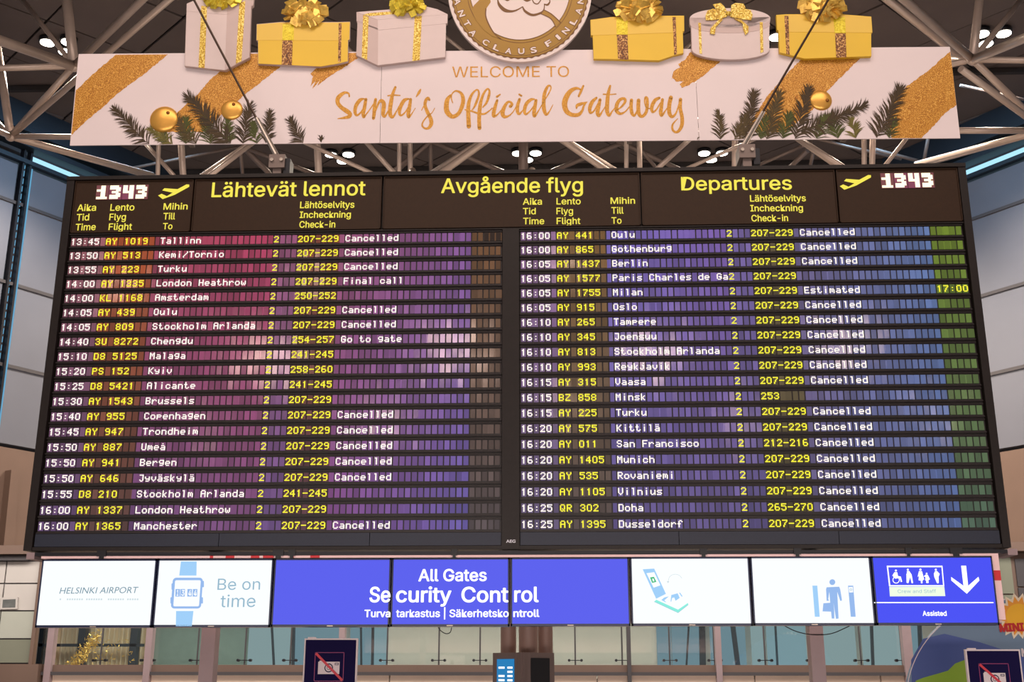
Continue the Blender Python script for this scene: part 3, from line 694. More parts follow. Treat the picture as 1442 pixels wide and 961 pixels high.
part('hand', m_lblue, 5, lambda mb: (poly(mb, sp, z([(470, 495), (545, 475), (570, 530), (520, 565), (505, 525), (480, 530), (468, 578), (460, 570)]), .002), poly(mb, sp, z([(562, 470), (575, 468), (605, 512), (592, 515)]), .002),
     poly(mb, sp, z([(350, 555), (385, 525), (440, 512), (385, 560), (408, 580), (400, 582)]), .002)))
part('curved_arrow', m_tfaint, 5, lambda mb: (ribbon(mb, sp, [(*z([p])[0], .6) for p in ((432, 335), (445, 285), (480, 255), (530, 248), (570, 265), (595, 295))], .002), poly(mb, sp, z([(415, 330), (445, 332), (430, 355)]), .002)))
z2 = lambda pts: [(1120 + x / 8.736, 780 + y / 8.736) for x, y in pts]
part('person_pictogram', m_mblue, 6, lambda mb: (poly(mb, sp, disc(*z2([(455, 352)])[0], 4.1), .002),
     poly(mb, sp, z2([(385, 415), (540, 408), (552, 440), (572, 560), (572, 580), (552, 582), (545, 560), (515, 470), (522, 600), (532, 800), (500, 804), (470, 610), (478, 700), (480, 800), (448, 800), (432, 640), (418, 470), (405, 560), (415, 580), (385, 582), (378, 440)]), .002),
     poly(mb, sp, z2([(345, 612), (435, 605), (440, 715), (335, 712)]), .003)))
part('gate_post', m_lblue, 6, lambda mb: poly(mb, sp, z2([(210, 395), (270, 395), (300, 778), (240, 778)]), .002))
part('gate_post', m_mblue, 6, lambda mb: poly(mb, sp, z2([(648, 395), (712, 395), (742, 778), (682, 778)]), .002))
part('reader_window', m_scrw, 6, lambda mb: poly(mb, sp, z2([(656, 412), (706, 410), (712, 478), (662, 480)]), .004))
part('reader_mark', m_tblue, 6, lambda mb: ring(mb, sp, disc(*z2([(684, 444)])[0], 1.7, n=12), disc(*z2([(684, 444)])[0], 1.1, n=12), .006))
z3 = lambda pts: [(1225 + x / 7.589, 780 + y / 7.589) for x, y in pts]
def fr_(mb):
    ring(mb, sp, z3([(180, 130), (775, 130), (795, 352), (205, 352)]), z3([(195, 146), (765, 146), (782, 338), (218, 338)]), .002)
    for p in ((disc(*z3([(278, 182)])[0], 1.4)), z3([(262, 200), (292, 200), (300, 240), (330, 246), (345, 300), (330, 305), (318, 262), (270, 268), (240, 235)]),
              disc(*z3([(405, 172)])[0], 1.4), z3([(395, 188), (420, 186), (446, 225), (462, 315), (446, 318), (430, 250), (412, 315), (396, 315)]),
              disc(*z3([(540, 172)])[0], 1.5), z3([(524, 188), (556, 188), (580, 275), (562, 290), (562, 318), (545, 318), (545, 292), (520, 285), (524, 240), (510, 250)]),
              disc(*z3([(606, 214)])[0], 1.2), z3([(595, 226), (618, 226), (642, 275), (625, 285), (628, 315), (602, 315), (602, 290), (590, 285), (595, 250), (575, 244)]),
              disc(*z3([(704, 172)])[0], 1.4), z3([(696, 188), (716, 186), (746, 218), (734, 248), (736, 316), (718, 318), (688, 250), (684, 215)])):
        poly(mb, sp, p, .002)
    ring(mb, sp, disc(*z3([(280, 282)])[0], 5, n=20), disc(*z3([(280, 282)])[0], 4, n=20), .002)
    poly(mb, sp, z3([(390, 215), (396, 215), (398, 312), (392, 312)]), .003)
part('passenger_pictograms', m_wtext, 7, fr_)
part('green_label', m_pgreen, 7, lambda mb: poly(mb, sp, z3([(206, 357), (795, 355), (806, 455), (214, 458)]), .003))
part('label_lettering', m_tblue, 7, lambda mb: text(mb, 'Crew and Staff', sp, z3([(298, 422)])[0], z3([(708, 420)])[0], z3([(298, 385)])[0][1], bold=-.008, off=.005))
part('down_arrow', m_wtext, 7, lambda mb: (poly(mb, sp, z3([(975, 130), (1028, 130), (1050, 345), (1160, 248), (1170, 288), (1036, 430), (870, 288), (868, 250), (1000, 345)]), .002)))
part('divider_line', m_wtext, 7, lambda mb: poly(mb, sp, z3([(44, 519), (1320, 519), (1321, 530), (45, 530)]), .002))
part('lettering', m_wtext, 7, lambda mb: text(mb, 'Assisted', sp, z3([(565, 665)])[0], z3([(822, 665)])[0], z3([(565, 615)])[0][1], bold=.02))

# taped carrying frame, rail, stand posts
fr = thing('screen_carrier', (0, .1, 2.3), 'pale pink and red taped frame behind the row of screens', 'frame')
mb = MB(); mb.box(-3.99, 4.04, .07, .16, 2.40, 2.925); mb.box(-3.99, 4.04, -.02, .16, 2.9335, 2.953); mb.box(3.985, 4.04, -.02, .07, 2.42, 2.9335); mb.build('taped_edge', m_pink, fr)
mb = MB()
for a, b in ((300, 304.5), (322, 334), (357, 369), (374, 389), (414, 417), (440, 453)):
    x0, x1 = P(a, 787, .07).x, P(b, 787, .07).x; mb = MB(); mb.box(x0, x1, -.023, -.02, 2.9335, 2.953); mb.build('red_tape', m_red, fr)
mb = MB()
for y0, y1 in ((804, 818),): mb.box(3.985, 4.04, -.023, -.02, P(1400, y1, 0).z, P(1400, y0, 0).z)
mb.build('red_tape', m_red, fr)
ra = thing('carrier_rail', (0, .25, 2.97), 'dark horizontal rail between the board and the screens', 'rail')
mb = MB(); mb.box(-4.05, 4.12, -.02, .06, 2.957, 2.985); mb.build('rail', m_dark, ra)
mb = MB(); mb.box(-4.12, -4.05, -.02, .3, 2.93, 2.985); mb.build('end_cap', m_mauve, ra); mb = MB(); mb.box(4.12, 4.2, -.02, .3, 2.94, 2.99); mb.build('end_cap', m_mauve, ra)
for i, (px, w) in enumerate(((145, .08), (393, .09), (412, .06), (640, .05), (990, .06), (1122, .06), (1278, .05), (1345, .1))):
    x = P(px, 780, .0).x; mb = MB(); mb.box(x - w / 2, x + w / 2, -.035, -.02, 2.95, 2.999); mb.box(x - w / 4, x + w / 4, -.03, -.022, 2.93, 2.95); mb.build('clamp', m_black, ra)
for pxt, pyt, pxb, pyb, lb, wp in ((304, 783, 294, 930, 'left', 20), (1140, 783, 1150, 930, 'right', 19)):
    q = P(pxb, pyb, .42); h = wp * (q - EYE).dot(fw) / F / 2; xq = (P(pxb, pyb, .42).x + P(pxt, pyt, .42).x) / 2
    t = thing('stand_post', (xq, .42, 0), 'thick grey post holding up the %s half of the board' % lb, 'post')
    mb = MB(); mb.box(xq - h, xq + h, .36, .5, 0.03, 2.96); mb.build('shaft', m_mauve, t)
    mb = MB(); mb.box(xq - .3, xq + .3, .1, .8, 0, .03); mb.build('base_plate', m_dark, t)
t = thing('screen_cable', tuple(P(627, 884, .0)), 'black cable looping below the fourth blue screen', 'cable')
mb = MB(); mb.path([P(x, y, .02) for x, y, *_ in catmull([(617, 884), (621, 889), (628, 893), (634, 891), (636, 884)], 4)], .004); mb.build('loop', m_black, t)
t = thing('long_screen_cable', tuple(P(1150, 888, .0)), 'thin black cable sagging below the white screens at right', 'cable')
mb = MB(); mb.path([P(x, y, .3) for x, y, *_ in catmull([(1105, 882), (1122, 890), (1145, 894.5), (1170, 893), (1190, 885), (1200, 880)], 4)], .004); mb.build('sag', m_black, t)

# ------------------------------------------------------------------ welcome banner
BP = Plane((0.0298, .45, 6.9873), (0.99938, 0.03417, 0.00804), (-0.00694, -0.03224, 0.99946))
ban = thing('welcome_banner', tuple(BP.o), 'long white festive banner with gold script reading Santa\'s Official Gateway', 'banner')
cuts = [-4.354, -1.32, 1.80, 4.354]
for a, b in zip(cuts, cuts[1:]):
    mb = MB(); mb.prism([BP.uv(a + .002, 0), BP.uv(b - .002, 0), BP.uv(b - .002, .987), BP.uv(a + .002, .987)], BP.n, .012); mb.build('banner_panel', m_ban, ban)
mb = MB(); mb.obox(BP.uv(-4.30, .07, -.08), BP.ex * 8.6, -BP.n * .05, BP.ez * .05); mb.obox(BP.uv(-4.30, .93, -.08), BP.ex * 8.6, -BP.n * .05, BP.ez * .05)
for u in (-3.2, -1.1, 1.1, 3.2): mb.obox(BP.uv(u, 0, -.03), BP.ex * .05, -BP.n * .05, BP.ez * .95)
mb.build('back_frame', m_tubed, ban)
def rough_edge(pts, amp=1.0, step=3.0, skip=()):
    out = []
    for i, (x0, y0) in enumerate(pts):
        x1, y1 = pts[(i + 1) % len(pts)]; d = math.hypot(x1 - x0, y1 - y0); n = max(1, int(d / step))
        for k in range(n):
            a = 0 if (i in skip or k == 0) else random.uniform(-amp, amp) * .5
            out.append((x0 + (x1 - x0) * k / n - (y1 - y0) / d * a, y0 + (y1 - y0) * k / n + (x1 - x0) / d * a))
    return out
STR = [([(163, 77.2), (237, 76.6), (228, 84), (202, 105), (184, 118), (165, 132), (146, 150), (125, 167), (100.5, 190), (104.5, 152), (106.8, 127), (125, 110), (144, 93)], (0, 8, 9)),
       ([(345, 75.7), (415, 75.2), (396, 93), (372, 112), (345, 133), (318, 156), (286, 186), (236, 186), (250, 158), (276, 135), (300, 108), (325, 90)], (0,)),
       ([(447, 75), (515, 74.4), (500, 84), (480, 98), (462, 109), (447, 121), (450, 114), (440, 125), (444, 114), (437, 122), (441, 108), (437, 104), (443, 98), (452, 88)], (0,)),
       ([(972, 73.5), (1022, 73), (1017, 84), (1003, 96), (985, 111), (968, 121), (960, 124), (957, 119), (963, 114), (952, 115), (947, 110), (953, 105), (945, 112), (949, 100), (958, 95), (955, 90), (965, 84)], (0,)),
       ([(1140, 69.5), (1222, 68.5), (1213, 80), (1190, 103), (1166, 127), (1150, 150), (1105, 186), (1050, 186), (1064, 160), (1083, 132), (1110, 102), (1128, 84)], (0,)),
       ([(1338, 72), (1341.5, 100), (1346.8, 148), (1330, 160), (1314, 178), (1298, 194.6), (1256, 194.8), (1250, 170), (1262, 135), (1276, 122), (1298, 106), (1315, 93)], (0, 1, 5))]
for pts, sk in STR:
    mb = MB(); poly(mb, BP, rough_edge(pts, 1.4, 2.5, sk), .0015); mb.build('gold_brush_stripe', m_gold, ban)
mb = MB(); text(mb, 'WELCOME TO', BP, (636.5, 109), (801.5, 108.2), 93.8, bold=-.004); mb.build('welcome_lettering', m_gtext, ban)
Z1 = lambda L: [(465 + x / 8.011, 85 + y / 8.011, w / 8.011) for x, y, w in L]
Z2 = lambda L: [(615 + x / 8.011, 85 + y / 8.011, w / 8.011) for x, y, w in L]
Z3 = lambda L: [(785 + x / 8.011, 85 + y / 8.011, w / 8.011) for x, y, w in L]
SCR = [Z1(l) for l in (
    [(215, 408, 18), (208, 375, 20), (165, 364, 30), (115, 395, 44), (85, 435, 48), (88, 485, 46), (130, 535, 46), (190, 575, 52), (222, 605, 46), (212, 635, 42), (150, 650, 26), (85, 658, 8)],
    [(378, 434, 18), (335, 450, 40), (292, 510, 42), (280, 580, 38), (300, 620, 26), (348, 585, 18), (388, 510, 14)], [(402, 440, 34), (385, 540, 40), (372, 600, 40), (378, 640, 30), (405, 610, 16), (450, 550, 12), (490, 490, 14)],
    [(512, 440, 32), (500, 520, 38), (495, 600, 40), (488, 655, 34)], [(505, 590, 14), (545, 485, 24), (578, 455, 38), (605, 490, 46), (600, 560, 46), (596, 615, 38), (618, 632, 24), (660, 560, 12)],
    [(735, 303, 26), (705, 380, 36), (685, 480, 46), (674, 560, 46), (680, 620, 44), (708, 638, 28), (750, 570, 14), (775, 520, 12)], [(650, 399, 14), (715, 392, 18), (788, 396, 12)],
    [(885, 434, 18), (835, 452, 40), (795, 520, 42), (780, 590, 34), (800, 622, 22), (850, 580, 16), (895, 500, 14)], [(907, 440, 32), (892, 540, 42), (880, 610, 42), (888, 640, 30), (925, 595, 12), (960, 540, 8)],
    [(1018, 330, 18), (1000, 365, 30), (970, 412, 10)],
    [(1118, 446, 26), (1104, 424, 28), (1080, 450, 36), (1070, 505, 36), (1095, 580, 40), (1132, 655, 44), (1140, 715, 44), (1112, 762, 32), (1070, 768, 22), (1038, 738, 20), (1050, 690, 16), (1098, 630, 14), (1148, 592, 10), (1178, 540, 8)], [(1030, 565, 8), (1045, 535, 12), (1070, 500, 20)])]
SCR += [Z2(l) for l in (
    [(155, 395, 24), (120, 445, 48), (108, 520, 56), (120, 585, 58), (178, 635, 46), (245, 600, 42), (285, 520, 44), (298, 440, 44), (275, 372, 32), (215, 345, 18), (172, 380, 14), (165, 430, 14), (180, 480, 10)],
    [(362, 745, 50), (358, 650, 48), (355, 560, 46), (362, 480, 40), (388, 400, 30), (430, 345, 20), (465, 335, 18), (475, 390, 24), (445, 480, 28), (412, 545, 16), (385, 570, 10)],
    [(482, 765, 44), (478, 660, 44), (486, 540, 44), (502, 450, 34), (532, 370, 26), (572, 322, 20), (594, 345, 22), (588, 400, 30), (560, 480, 26), (520, 530, 14)],
    [(320, 558, 14), (400, 576, 18), (480, 602, 22), (540, 603, 20), (592, 570, 14), (625, 540, 14)],
    [(682, 452, 28), (660, 520, 38), (643, 590, 44), (645, 630, 36), (685, 612, 16), (725, 565, 12)], [(715, 385, 16), (680, 410, 26)],
    [(830, 520, 36), (850, 495, 30), (825, 468, 24), (792, 480, 30), (757, 540, 42), (742, 600, 48), (765, 636, 38), (815, 625, 18), (862, 580, 12), (900, 515, 12)],
    [(935, 440, 32), (915, 500, 38), (910, 570, 38), (930, 605, 28), (970, 565, 12), (1005, 510, 12)], [(930, 384, 20), (955, 400, 22)],
    [(1100, 438, 18), (1060, 445, 34), (1012, 490, 40), (990, 560, 38), (1002, 608, 26), (1050, 575, 16), (1105, 500, 14)], [(1120, 452, 34), (1105, 540, 42), (1097, 600, 42), (1106, 630, 30), (1148, 570, 14), (1200, 480, 12), (1260, 380, 14), (1288, 320, 14), (1280, 288, 18), (1250, 297, 28), (1215, 380, 40), (1207, 480, 42), (1212, 560, 44), (1236, 612, 30), (1272, 575, 14), (1310, 502, 8)])]
SCR += [Z3(l) for l in (
    [(240, 405, 24), (265, 350, 28), (292, 288, 22)], [(262, 330, 18), (212, 315, 32), (150, 345, 48), (103, 410, 60), (80, 490, 62), (100, 570, 56), (160, 613, 46), (235, 613, 42), (278, 570, 28), (300, 510, 22), (330, 472, 10)], [(215, 542, 16), (222, 510, 34), (265, 492, 36), (335, 470, 8)],
    [(440, 423, 24), (392, 470, 42), (365, 540, 42), (372, 592, 28), (412, 570, 18), (455, 490, 14)], [(480, 445, 34), (463, 530, 42), (452, 590, 44), (470, 625, 32), (510, 570, 14), (540, 520, 12)],
    [(595, 288, 24), (572, 380, 40), (562, 480, 46), (560, 570, 46), (582, 622, 32), (618, 575, 16), (655, 530, 14)], [(518, 382, 16), (590, 386, 14), (660, 380, 12)],
    [(652, 570, 14), (715, 530, 20), (762, 470, 30), (755, 432, 30), (705, 445, 36), (670, 500, 42), (668, 570, 42), (710, 602, 30), (765, 578, 16), (815, 520, 14)],
    [(835, 450, 38), (830, 530, 40), (842, 600, 38), (870, 622, 24), (902, 560, 18), (918, 490, 14)], [(915, 452, 42), (912, 530, 44), (920, 605, 42), (955, 633, 34), (998, 590, 34), (1014, 510, 34), (1010, 430, 32), (990, 420, 20), (985, 470, 16), (1002, 530, 14), (1045, 545, 12)],
    [(1150, 424, 28), (1102, 450, 40), (1066, 520, 40), (1072, 582, 28), (1112, 560, 18), (1162, 480, 14)], [(1185, 442, 32), (1172, 530, 40), (1165, 590, 42), (1178, 622, 30), (1220, 565, 14), (1250, 520, 12)],
    [(1280, 420, 46), (1262, 500, 46), (1262, 590, 46), (1290, 636, 36), (1330, 608, 22), (1358, 540, 16), (1378, 460, 14)], [(1388, 442, 40), (1385, 540, 40), (1405, 640, 42), (1404, 728, 42), (1370, 795, 34), (1330, 810, 26), (1298, 778, 26), (1302, 720, 20), (1355, 660, 10)])]
mb = MB()
for i, s in enumerate(SCR): ribbon(mb, BP, s, .0016 + (i % 7) * .0001, k=7)
mb.build('script_lettering', m_gtext, ban)
# baubles and fir sprigs printed along the lower edge (in low relief)
for cx, cy, r, cx2, cy2 in ((231, 168.5, 20, 236.5, 159), (326.5, 155, 15.5, 329, 147), (1156, 141.5, 15.5, 1165, 141.5)):
    c = BP.at(cx, cy, .0); rr_ = (BP.at(cx + r, cy) - c).length; mb = MB()
    mb.ball(c, rr_, rr_, rr_ * .30, BP.ex, BP.ez, BP.n, n=28, m=16); b_ = mb.build('bauble', m_bauble, ban, True)
    q = BP.at(cx2, cy2, rr_ * .26); mb = MB(); mb.ball(q, .018, .018, .014, BP.ex, BP.ez, BP.n, n=10, m=6); mb.build('bauble_cap', m_baublecap, b_, True)
def bl(y): return y
def below(x): return 204.6 - (x - 98) * .00845
def sprig(bx, by, tx, ty, nl, col, dens=1.0, spread=60):
    nl *= 1.5; dens *= .62
    mb = MB(); base = rgb(*col); L = math.hypot(tx - bx, ty - by); dx, dy = (tx - bx) / L, (ty - by) / L
    def cl(x, y): return (x, min(y, below(x) - .4))
    off = [.004]
    def stroke(x0, y0, x1, y1, w, c, bend=0.0):
        off[0] += .00004; l = math.hypot(x1 - x0, y1 - y0) or 1; ux, uy = (x1 - x0) / l, (y1 - y0) / l; nx, ny = -uy, ux
        if y0 > below(x0) - .5: return
        mx, my = (x0 + x1) / 2 + nx * bend, (y0 + y1) / 2 + ny * bend
        a, b, d, e = cl(x0 + nx * w * .4, y0 + ny * w * .4), cl(mx + nx * w / 2, my + ny * w / 2), cl(x1, y1), cl(mx - nx * w / 2, my - ny * w / 2)
        mb.face([BP.at(*p, off[0]) for p in (a, b, d, e, cl(x0 - nx * w * .3, y0 - ny * w * .3))], c)
    stroke(bx, by, tx, ty, 2.4, rgb(72, 56, 34))
    n = int(L * 2.1 * dens)
    for k in range(n):
        t = (k + random.random()) / n; x = bx + dx * L * t; y = by + dy * L * t; s = random.choice((-1, 1)); a0 = math.atan2(dy, dx)
        a = a0 + s * math.radians(spread * (1 - .45 * t) + random.uniform(-12, 12)); l = nl * (1 - .35 * t) * random.uniform(.75, 1.1)
        v = random.uniform(.6, 1.35); c = tuple(q * v for q in base)
        stroke(x, y, x + math.cos(a) * l, y + math.sin(a) * l, random.uniform(1.2, 1.8), c, s * -1.4)
    for k in range(7):
        a = math.atan2(dy, dx) + math.radians(random.uniform(-26, 26)); v = random.uniform(.7, 1.3)
        stroke(tx - dx * 2, ty - dy * 2, tx + math.cos(a) * nl * .55, ty + math.sin(a) * nl * .55, 1.7, tuple(q * v for q in base))
    o = mb.build('fir_sprig', m_fir, ban)
DK, MD, GR, OL = (66, 50, 26), (80, 64, 30), (72, 78, 26), (108, 100, 42)
for a in ((232, 205, 226, 178, 13, GR, 1.3), (262, 205, 262, 172, 14, GR, 1.3), (296, 205, 290, 165, 14, GR, 1.2), (246, 205, 214, 184, 12, OL, 1.2), (318, 205, 322, 172, 13, GR, 1.1), (362, 205, 356, 178, 12, GR, 1.2),
          (212, 206, 164, 157, 14.5, DK), (278, 206, 250, 168, 15, MD), (334, 212, 268, 140, 19, DK, 1.2), (341, 206, 350, 152, 16, DK), (374, 206, 380, 162, 12.5, DK), (429, 206, 410, 173, 13.5, DK), (452, 208, 452, 196, 8, DK, .8), (470, 207, 473, 200, 7, DK, .7),
          (1102, 196, 1110, 165, 14, GR, 1.2), (1150, 196, 1160, 170, 14, GR, 1.3), (1180, 196, 1172, 168, 14, GR, 1.3), (1205, 196, 1200, 172, 13, OL, 1.2), (1070, 198, 1078, 170, 14, GR, 1.2), (1040, 198, 1052, 172, 14, MD, 1.2), (1252, 197, 1258, 172, 12, GR, 1.1),
          (1014, 200, 1013, 163, 13, MD), (1032, 200, 1048, 168, 14, MD), (1050, 200, 1061, 135, 15.5, DK, 1.1), (1078, 200, 1096, 136, 16, MD, 1.1), (1118, 200, 1137, 130, 17, DK, 1.1), (1128, 186, 1214, 150, 15, DK), (1232, 200, 1266, 130, 19, DK, 1.1), (981, 202, 982, 196, 6, DK, .8)):
    sprig(*a)

# ------------------------------------------------------------------ flat cut-out gifts standing along the banner's top edge
GP = .045
def cutout(label, outline, faces_, at_):
    t = thing('gift_cutout', tuple(BP.at(*at_, GP)), label, 'gift decoration', 'gift cut-outs on the banner top')
    mb = MB(); solid(mb, BP, outline, GP, .035); core = mb.build('board', m_gw2 if 'white' in label else m_gy, t)
    for i, (nm, m, pts) in enumerate(faces_):
        mb = MB(); solid(mb, BP, pts, GP + .002 + .0025 * (1 + (nm != 'box_face') + (nm == 'ribbon') * 1), .004 if nm != 'ribbon' else .003); mb.build(nm, m, t)
    mb = MB()
    for x, y in ((outline[0][0] + 4, outline[-1][1] - 6),):
        pass
    return t
def foil_bow(t, cx, cy, w, h, m, n=30, seed=1):
    rnd = random.Random(seed); mb = MB(); k = (BP.at(cx + 1, cy) - BP.at(cx, cy)).length
    ribs = []
    for i in range(n):          # looped ribbon petals, outer ring first
        ringi = 0 if i < n * .45 else (1 if i < n * .8 else 2)
        a = rnd.uniform(0, 2 * PI) if ringi else PI * 2 * i / (n * .45) + rnd.uniform(-.2, .2)
        rad = (.78, .45, .15)[ringi] * rnd.uniform(.9, 1.1); px = cx + math.cos(a) * w / 2 * rad; py = cy - math.sin(a) * h / 2 * rad
        c = BP.at(px, py, GP + .02 + .022 * ringi); d = BP.ex * math.cos(a) + BP.ez * math.sin(a); s = BP.n.cross(d); L = k * w * .15 * rnd.uniform(.9, 1.25); Wd = k * w * .10 * rnd.uniform(.8, 1.2)
        tw = rnd.uniform(-.6, .6); s2 = (s * math.cos(tw) + BP.n * math.sin(tw)); hgt = rnd.uniform(.02, .05)
        p = [c - d * L - s2 * Wd, c - d * L + s2 * Wd, c + BP.n * hgt + s2 * Wd, c + BP.n * hgt - s2 * Wd, c + d * L + s2 * Wd * .9 + BP.n * .01, c + d * L - s2 * Wd * .9 + BP.n * .01, c + d * L * .3 - s2 * Wd - BP.n * .012, c + d * L * .3 + s2 * Wd - BP.n * .012]
        mb.face([p[0], p[3], p[2], p[1]]); mb.face([p[3], p[5], p[4], p[2]]); mb.face([p[5], p[6], p[7], p[4]])
        mb.face([p[0], p[3], p[5], p[6]]); mb.face([p[1], p[7], p[4], p[2]])
    mb.build('bow', m, t)
t = cutout('tall white gift cut-out with gold ribbons, at the banner left end', [(263, 5), (284, -4), (330, -14), (358, -7), (357, 8), (354, 10), (351.5, 81.5), (318, 99.5), (260, 93), (262.6, 16)],
    [('box_face', m_gw, [(262.8, 14), (319.6, 20), (316.5, 99), (260.5, 92.6)]), ('box_side', m_gw2, [(319.6, 20), (353.8, 8), (351, 81), (316.5, 99)]),
     ('lid', m_gw, [(263, 6), (320, 12), (319.4, 20.6), (262.6, 15.6)]), ('lid', m_gw2, [(320, 12), (358, -6), (357, 7), (319.4, 20.6)]), ('lid_top', m_gw, [(263, 6), (284, -4), (330, -13), (358, -6.5), (320, 12)]),
     ('ribbon', m_rib, [(283.5, 8), (291.5, 9), (288, 96), (279.5, 95)]), ('ribbon', m_rib, [(337, 5), (345.5, 1), (340, 86), (332, 90)])], (306, 60))
foil_bow(t, 312, -3, 52, 22, m_bowy, 26, 3)
t = cutout('wide yellow gift cut-out between the tall white and the square white gift', [(361.5, 34), (395, 31), (478, 31), (493, 30.5), (492.5, 56), (490, 57), (490, 86.5), (476, 90), (452, 94), (396, 91.5), (363.5, 90), (363.3, 57.5), (361, 57)],
    [('box_face', m_gy, [(363.5, 56), (477, 56), (476, 89.5), (452, 93.6), (396, 91), (363.8, 89.6)]), ('box_side', m_gy, [(477, 56), (490, 56), (489.6, 86), (476, 89.5)]),
     ('lid', m_gy2, [(361.8, 34.4), (395, 31.6), (477, 31.6), (477, 57), (361.4, 56.6)]), ('lid', m_gy, [(477, 31.6), (492.6, 31), (492, 56), (477, 57)]),
     ('ribbon', m_lime, [(398, 34), (414, 34), (413.5, 56.5), (397.6, 56.5)]), ('ribbon', m_ribb, [(397.6, 57), (412, 57), (411, 91.5), (396.6, 91)]), ('ribbon', m_ribb, [(477, 33), (481, 33), (480, 86.5), (476, 88)])], (427, 70))
foil_bow(t, 429, 18, 58, 32, m_bow, 34, 5)
t = cutout('square white gift cut-out with gold ribbons, left of the round emblem', [(502, 17), (552, 13), (602, 9.5), (616, 13), (630.5, 20), (630, 33), (628, 33.4), (627, 80.6), (532, 92.4), (501.6, 78), (503.4, 30.4), (502, 30)],
    [('box_face', m_gw, [(532.4, 40), (628, 32), (626.6, 80.2), (532, 92)]), ('box_side', m_gw2, [(503.4, 29), (532.4, 40), (532, 92), (502, 77.6)]),
     ('lid', m_gw, [(532, 28), (630.2, 20.4), (629.6, 33), (532, 42.4)]), ('lid', m_gw2, [(502.2, 17.4), (532, 28), (532, 42.4), (502.4, 30)]), ('lid_top', m_gw, [(502.2, 17), (552, 13.2), (602, 9.8), (616, 13.2), (630.2, 20.2), (532, 27.8)]),
     ('ribbon', m_rib, [(511.4, 21), (519, 23.6), (517, 84.6), (509.4, 80.6)]), ('ribbon', m_rib, [(584, 23), (594, 22.2), (591, 84.6), (580.6, 86)]), ('ribbon', m_rib, [(512, 20.4), (520, 18.4), (580, 14), (584, 17.4), (520, 22.6)])], (565, 60))
foil_bow(t, 573, 7, 46, 30, m_bowy, 28, 7)
t = cutout('yellow gift cut-out with crumpled gold bow, right of the round emblem', [(831.4, 28), (860, 24), (930, 22.2), (963.4, 22), (963.6, 44), (961.6, 44.6), (962.4, 75), (949, 78), (928, 85.4), (868, 83.6), (836, 83), (834.6, 50.4), (832, 50)],
    [('box_face', m_gy, [(834.8, 49), (948, 45), (949, 78), (928, 85), (868, 83.2), (836.2, 82.6)]), ('box_side', m_gy, [(948, 45), (961.4, 44), (962, 74.6), (949, 78)]),
     ('lid', m_gy2, [(831.8, 28.4), (860, 24.6), (946, 24), (947, 46), (832.4, 49.8)]), ('lid', m_gy, [(946, 24), (963, 22.4), (963.2, 43.8), (947, 46)]),
     ('ribbon', m_lime, [(868, 26), (884, 26), (884, 48.6), (868.4, 48.6)]), ('ribbon', m_ribb, [(868.6, 49), (883.6, 49), (885, 84), (870.4, 83.2)]), ('ribbon', m_ribb, [(947, 24), (951.6, 24), (953.4, 76), (949.4, 77)])], (898, 65))
foil_bow(t, 900, 12, 64, 30, m_bow, 36, 9)
ell = lambda cx, cy, rx, ry, a0, a1, n=24: [(cx + rx * math.cos(a0 + (a1 - a0) * k / n), cy + ry * math.sin(a0 + (a1 - a0) * k / n)) for k in range(n + 1)]
t = cutout('round white gift box cut-out with a tied gold bow', ell(1028, 26, 57, 14.6, PI, 2 * PI) + [(1083.6, 36), (1083, 70)] + ell(1029, 70, 55, 14.5, 0, PI) + [(973, 38), (971.2, 34)],
    [('box_face', m_gw, [(973.4, 38), (1083.2, 34)] + ell(1029, 69.6, 54.4, 14, 0, PI)), ('lid', m_gw2, [(971.4, 25), (1084.8, 24), (1083.6, 34)] + ell(1028, 34, 56.4, 12.6, 0.05, PI)), ('lid_top', m_gw, ell(1028, 25.6, 56.4, 14, 0, 2 * PI, 36)[:-1]),
     ('ribbon', m_rib, [(983.4, 32), (987, 32), (988.6, 76), (985, 75)]), ('ribbon', m_rib, [(1070, 31), (1074, 31), (1075, 73), (1071, 74.6)])], (1028, 60))
for loop in ([(1020, 16), (1004, 12), (996, 15), (993.6, 22), (994, 28), (1004, 28), (1016, 26), (1024, 23)], [(1032, 16), (1048, 12), (1057, 14), (1060, 21), (1058, 28), (1046, 27), (1036, 25), (1028, 23)],
             [(1022, 16), (1008, 12), (1004, 6), (1015, 4), (1020, 9), (1025, 18)], [(1029, 18), (1030, 7), (1036, 4), (1047, 5), (1050, 11), (1036, 15)], [(1014, 26), (1009, 31), (1000.5, 40), (1000, 47), (1003, 47.5), (1006.6, 48), (1008, 38), (1018, 27)], [(1034, 26), (1046, 33), (1047, 42), (1050, 49), (1054, 45), (1054, 37), (1044, 28)]):
    mb = MB(); solid(mb, BP, loop, GP + .022, .012); mb.build('bow_loop', m_rib, t)
c = BP.at(1026, 19, GP + .024); mb = MB(); mb.ball(c, .032, .026, .02, BP.ex, BP.ez, BP.n, n=14, m=8); mb.build('bow_knot', m_rib, t, True)
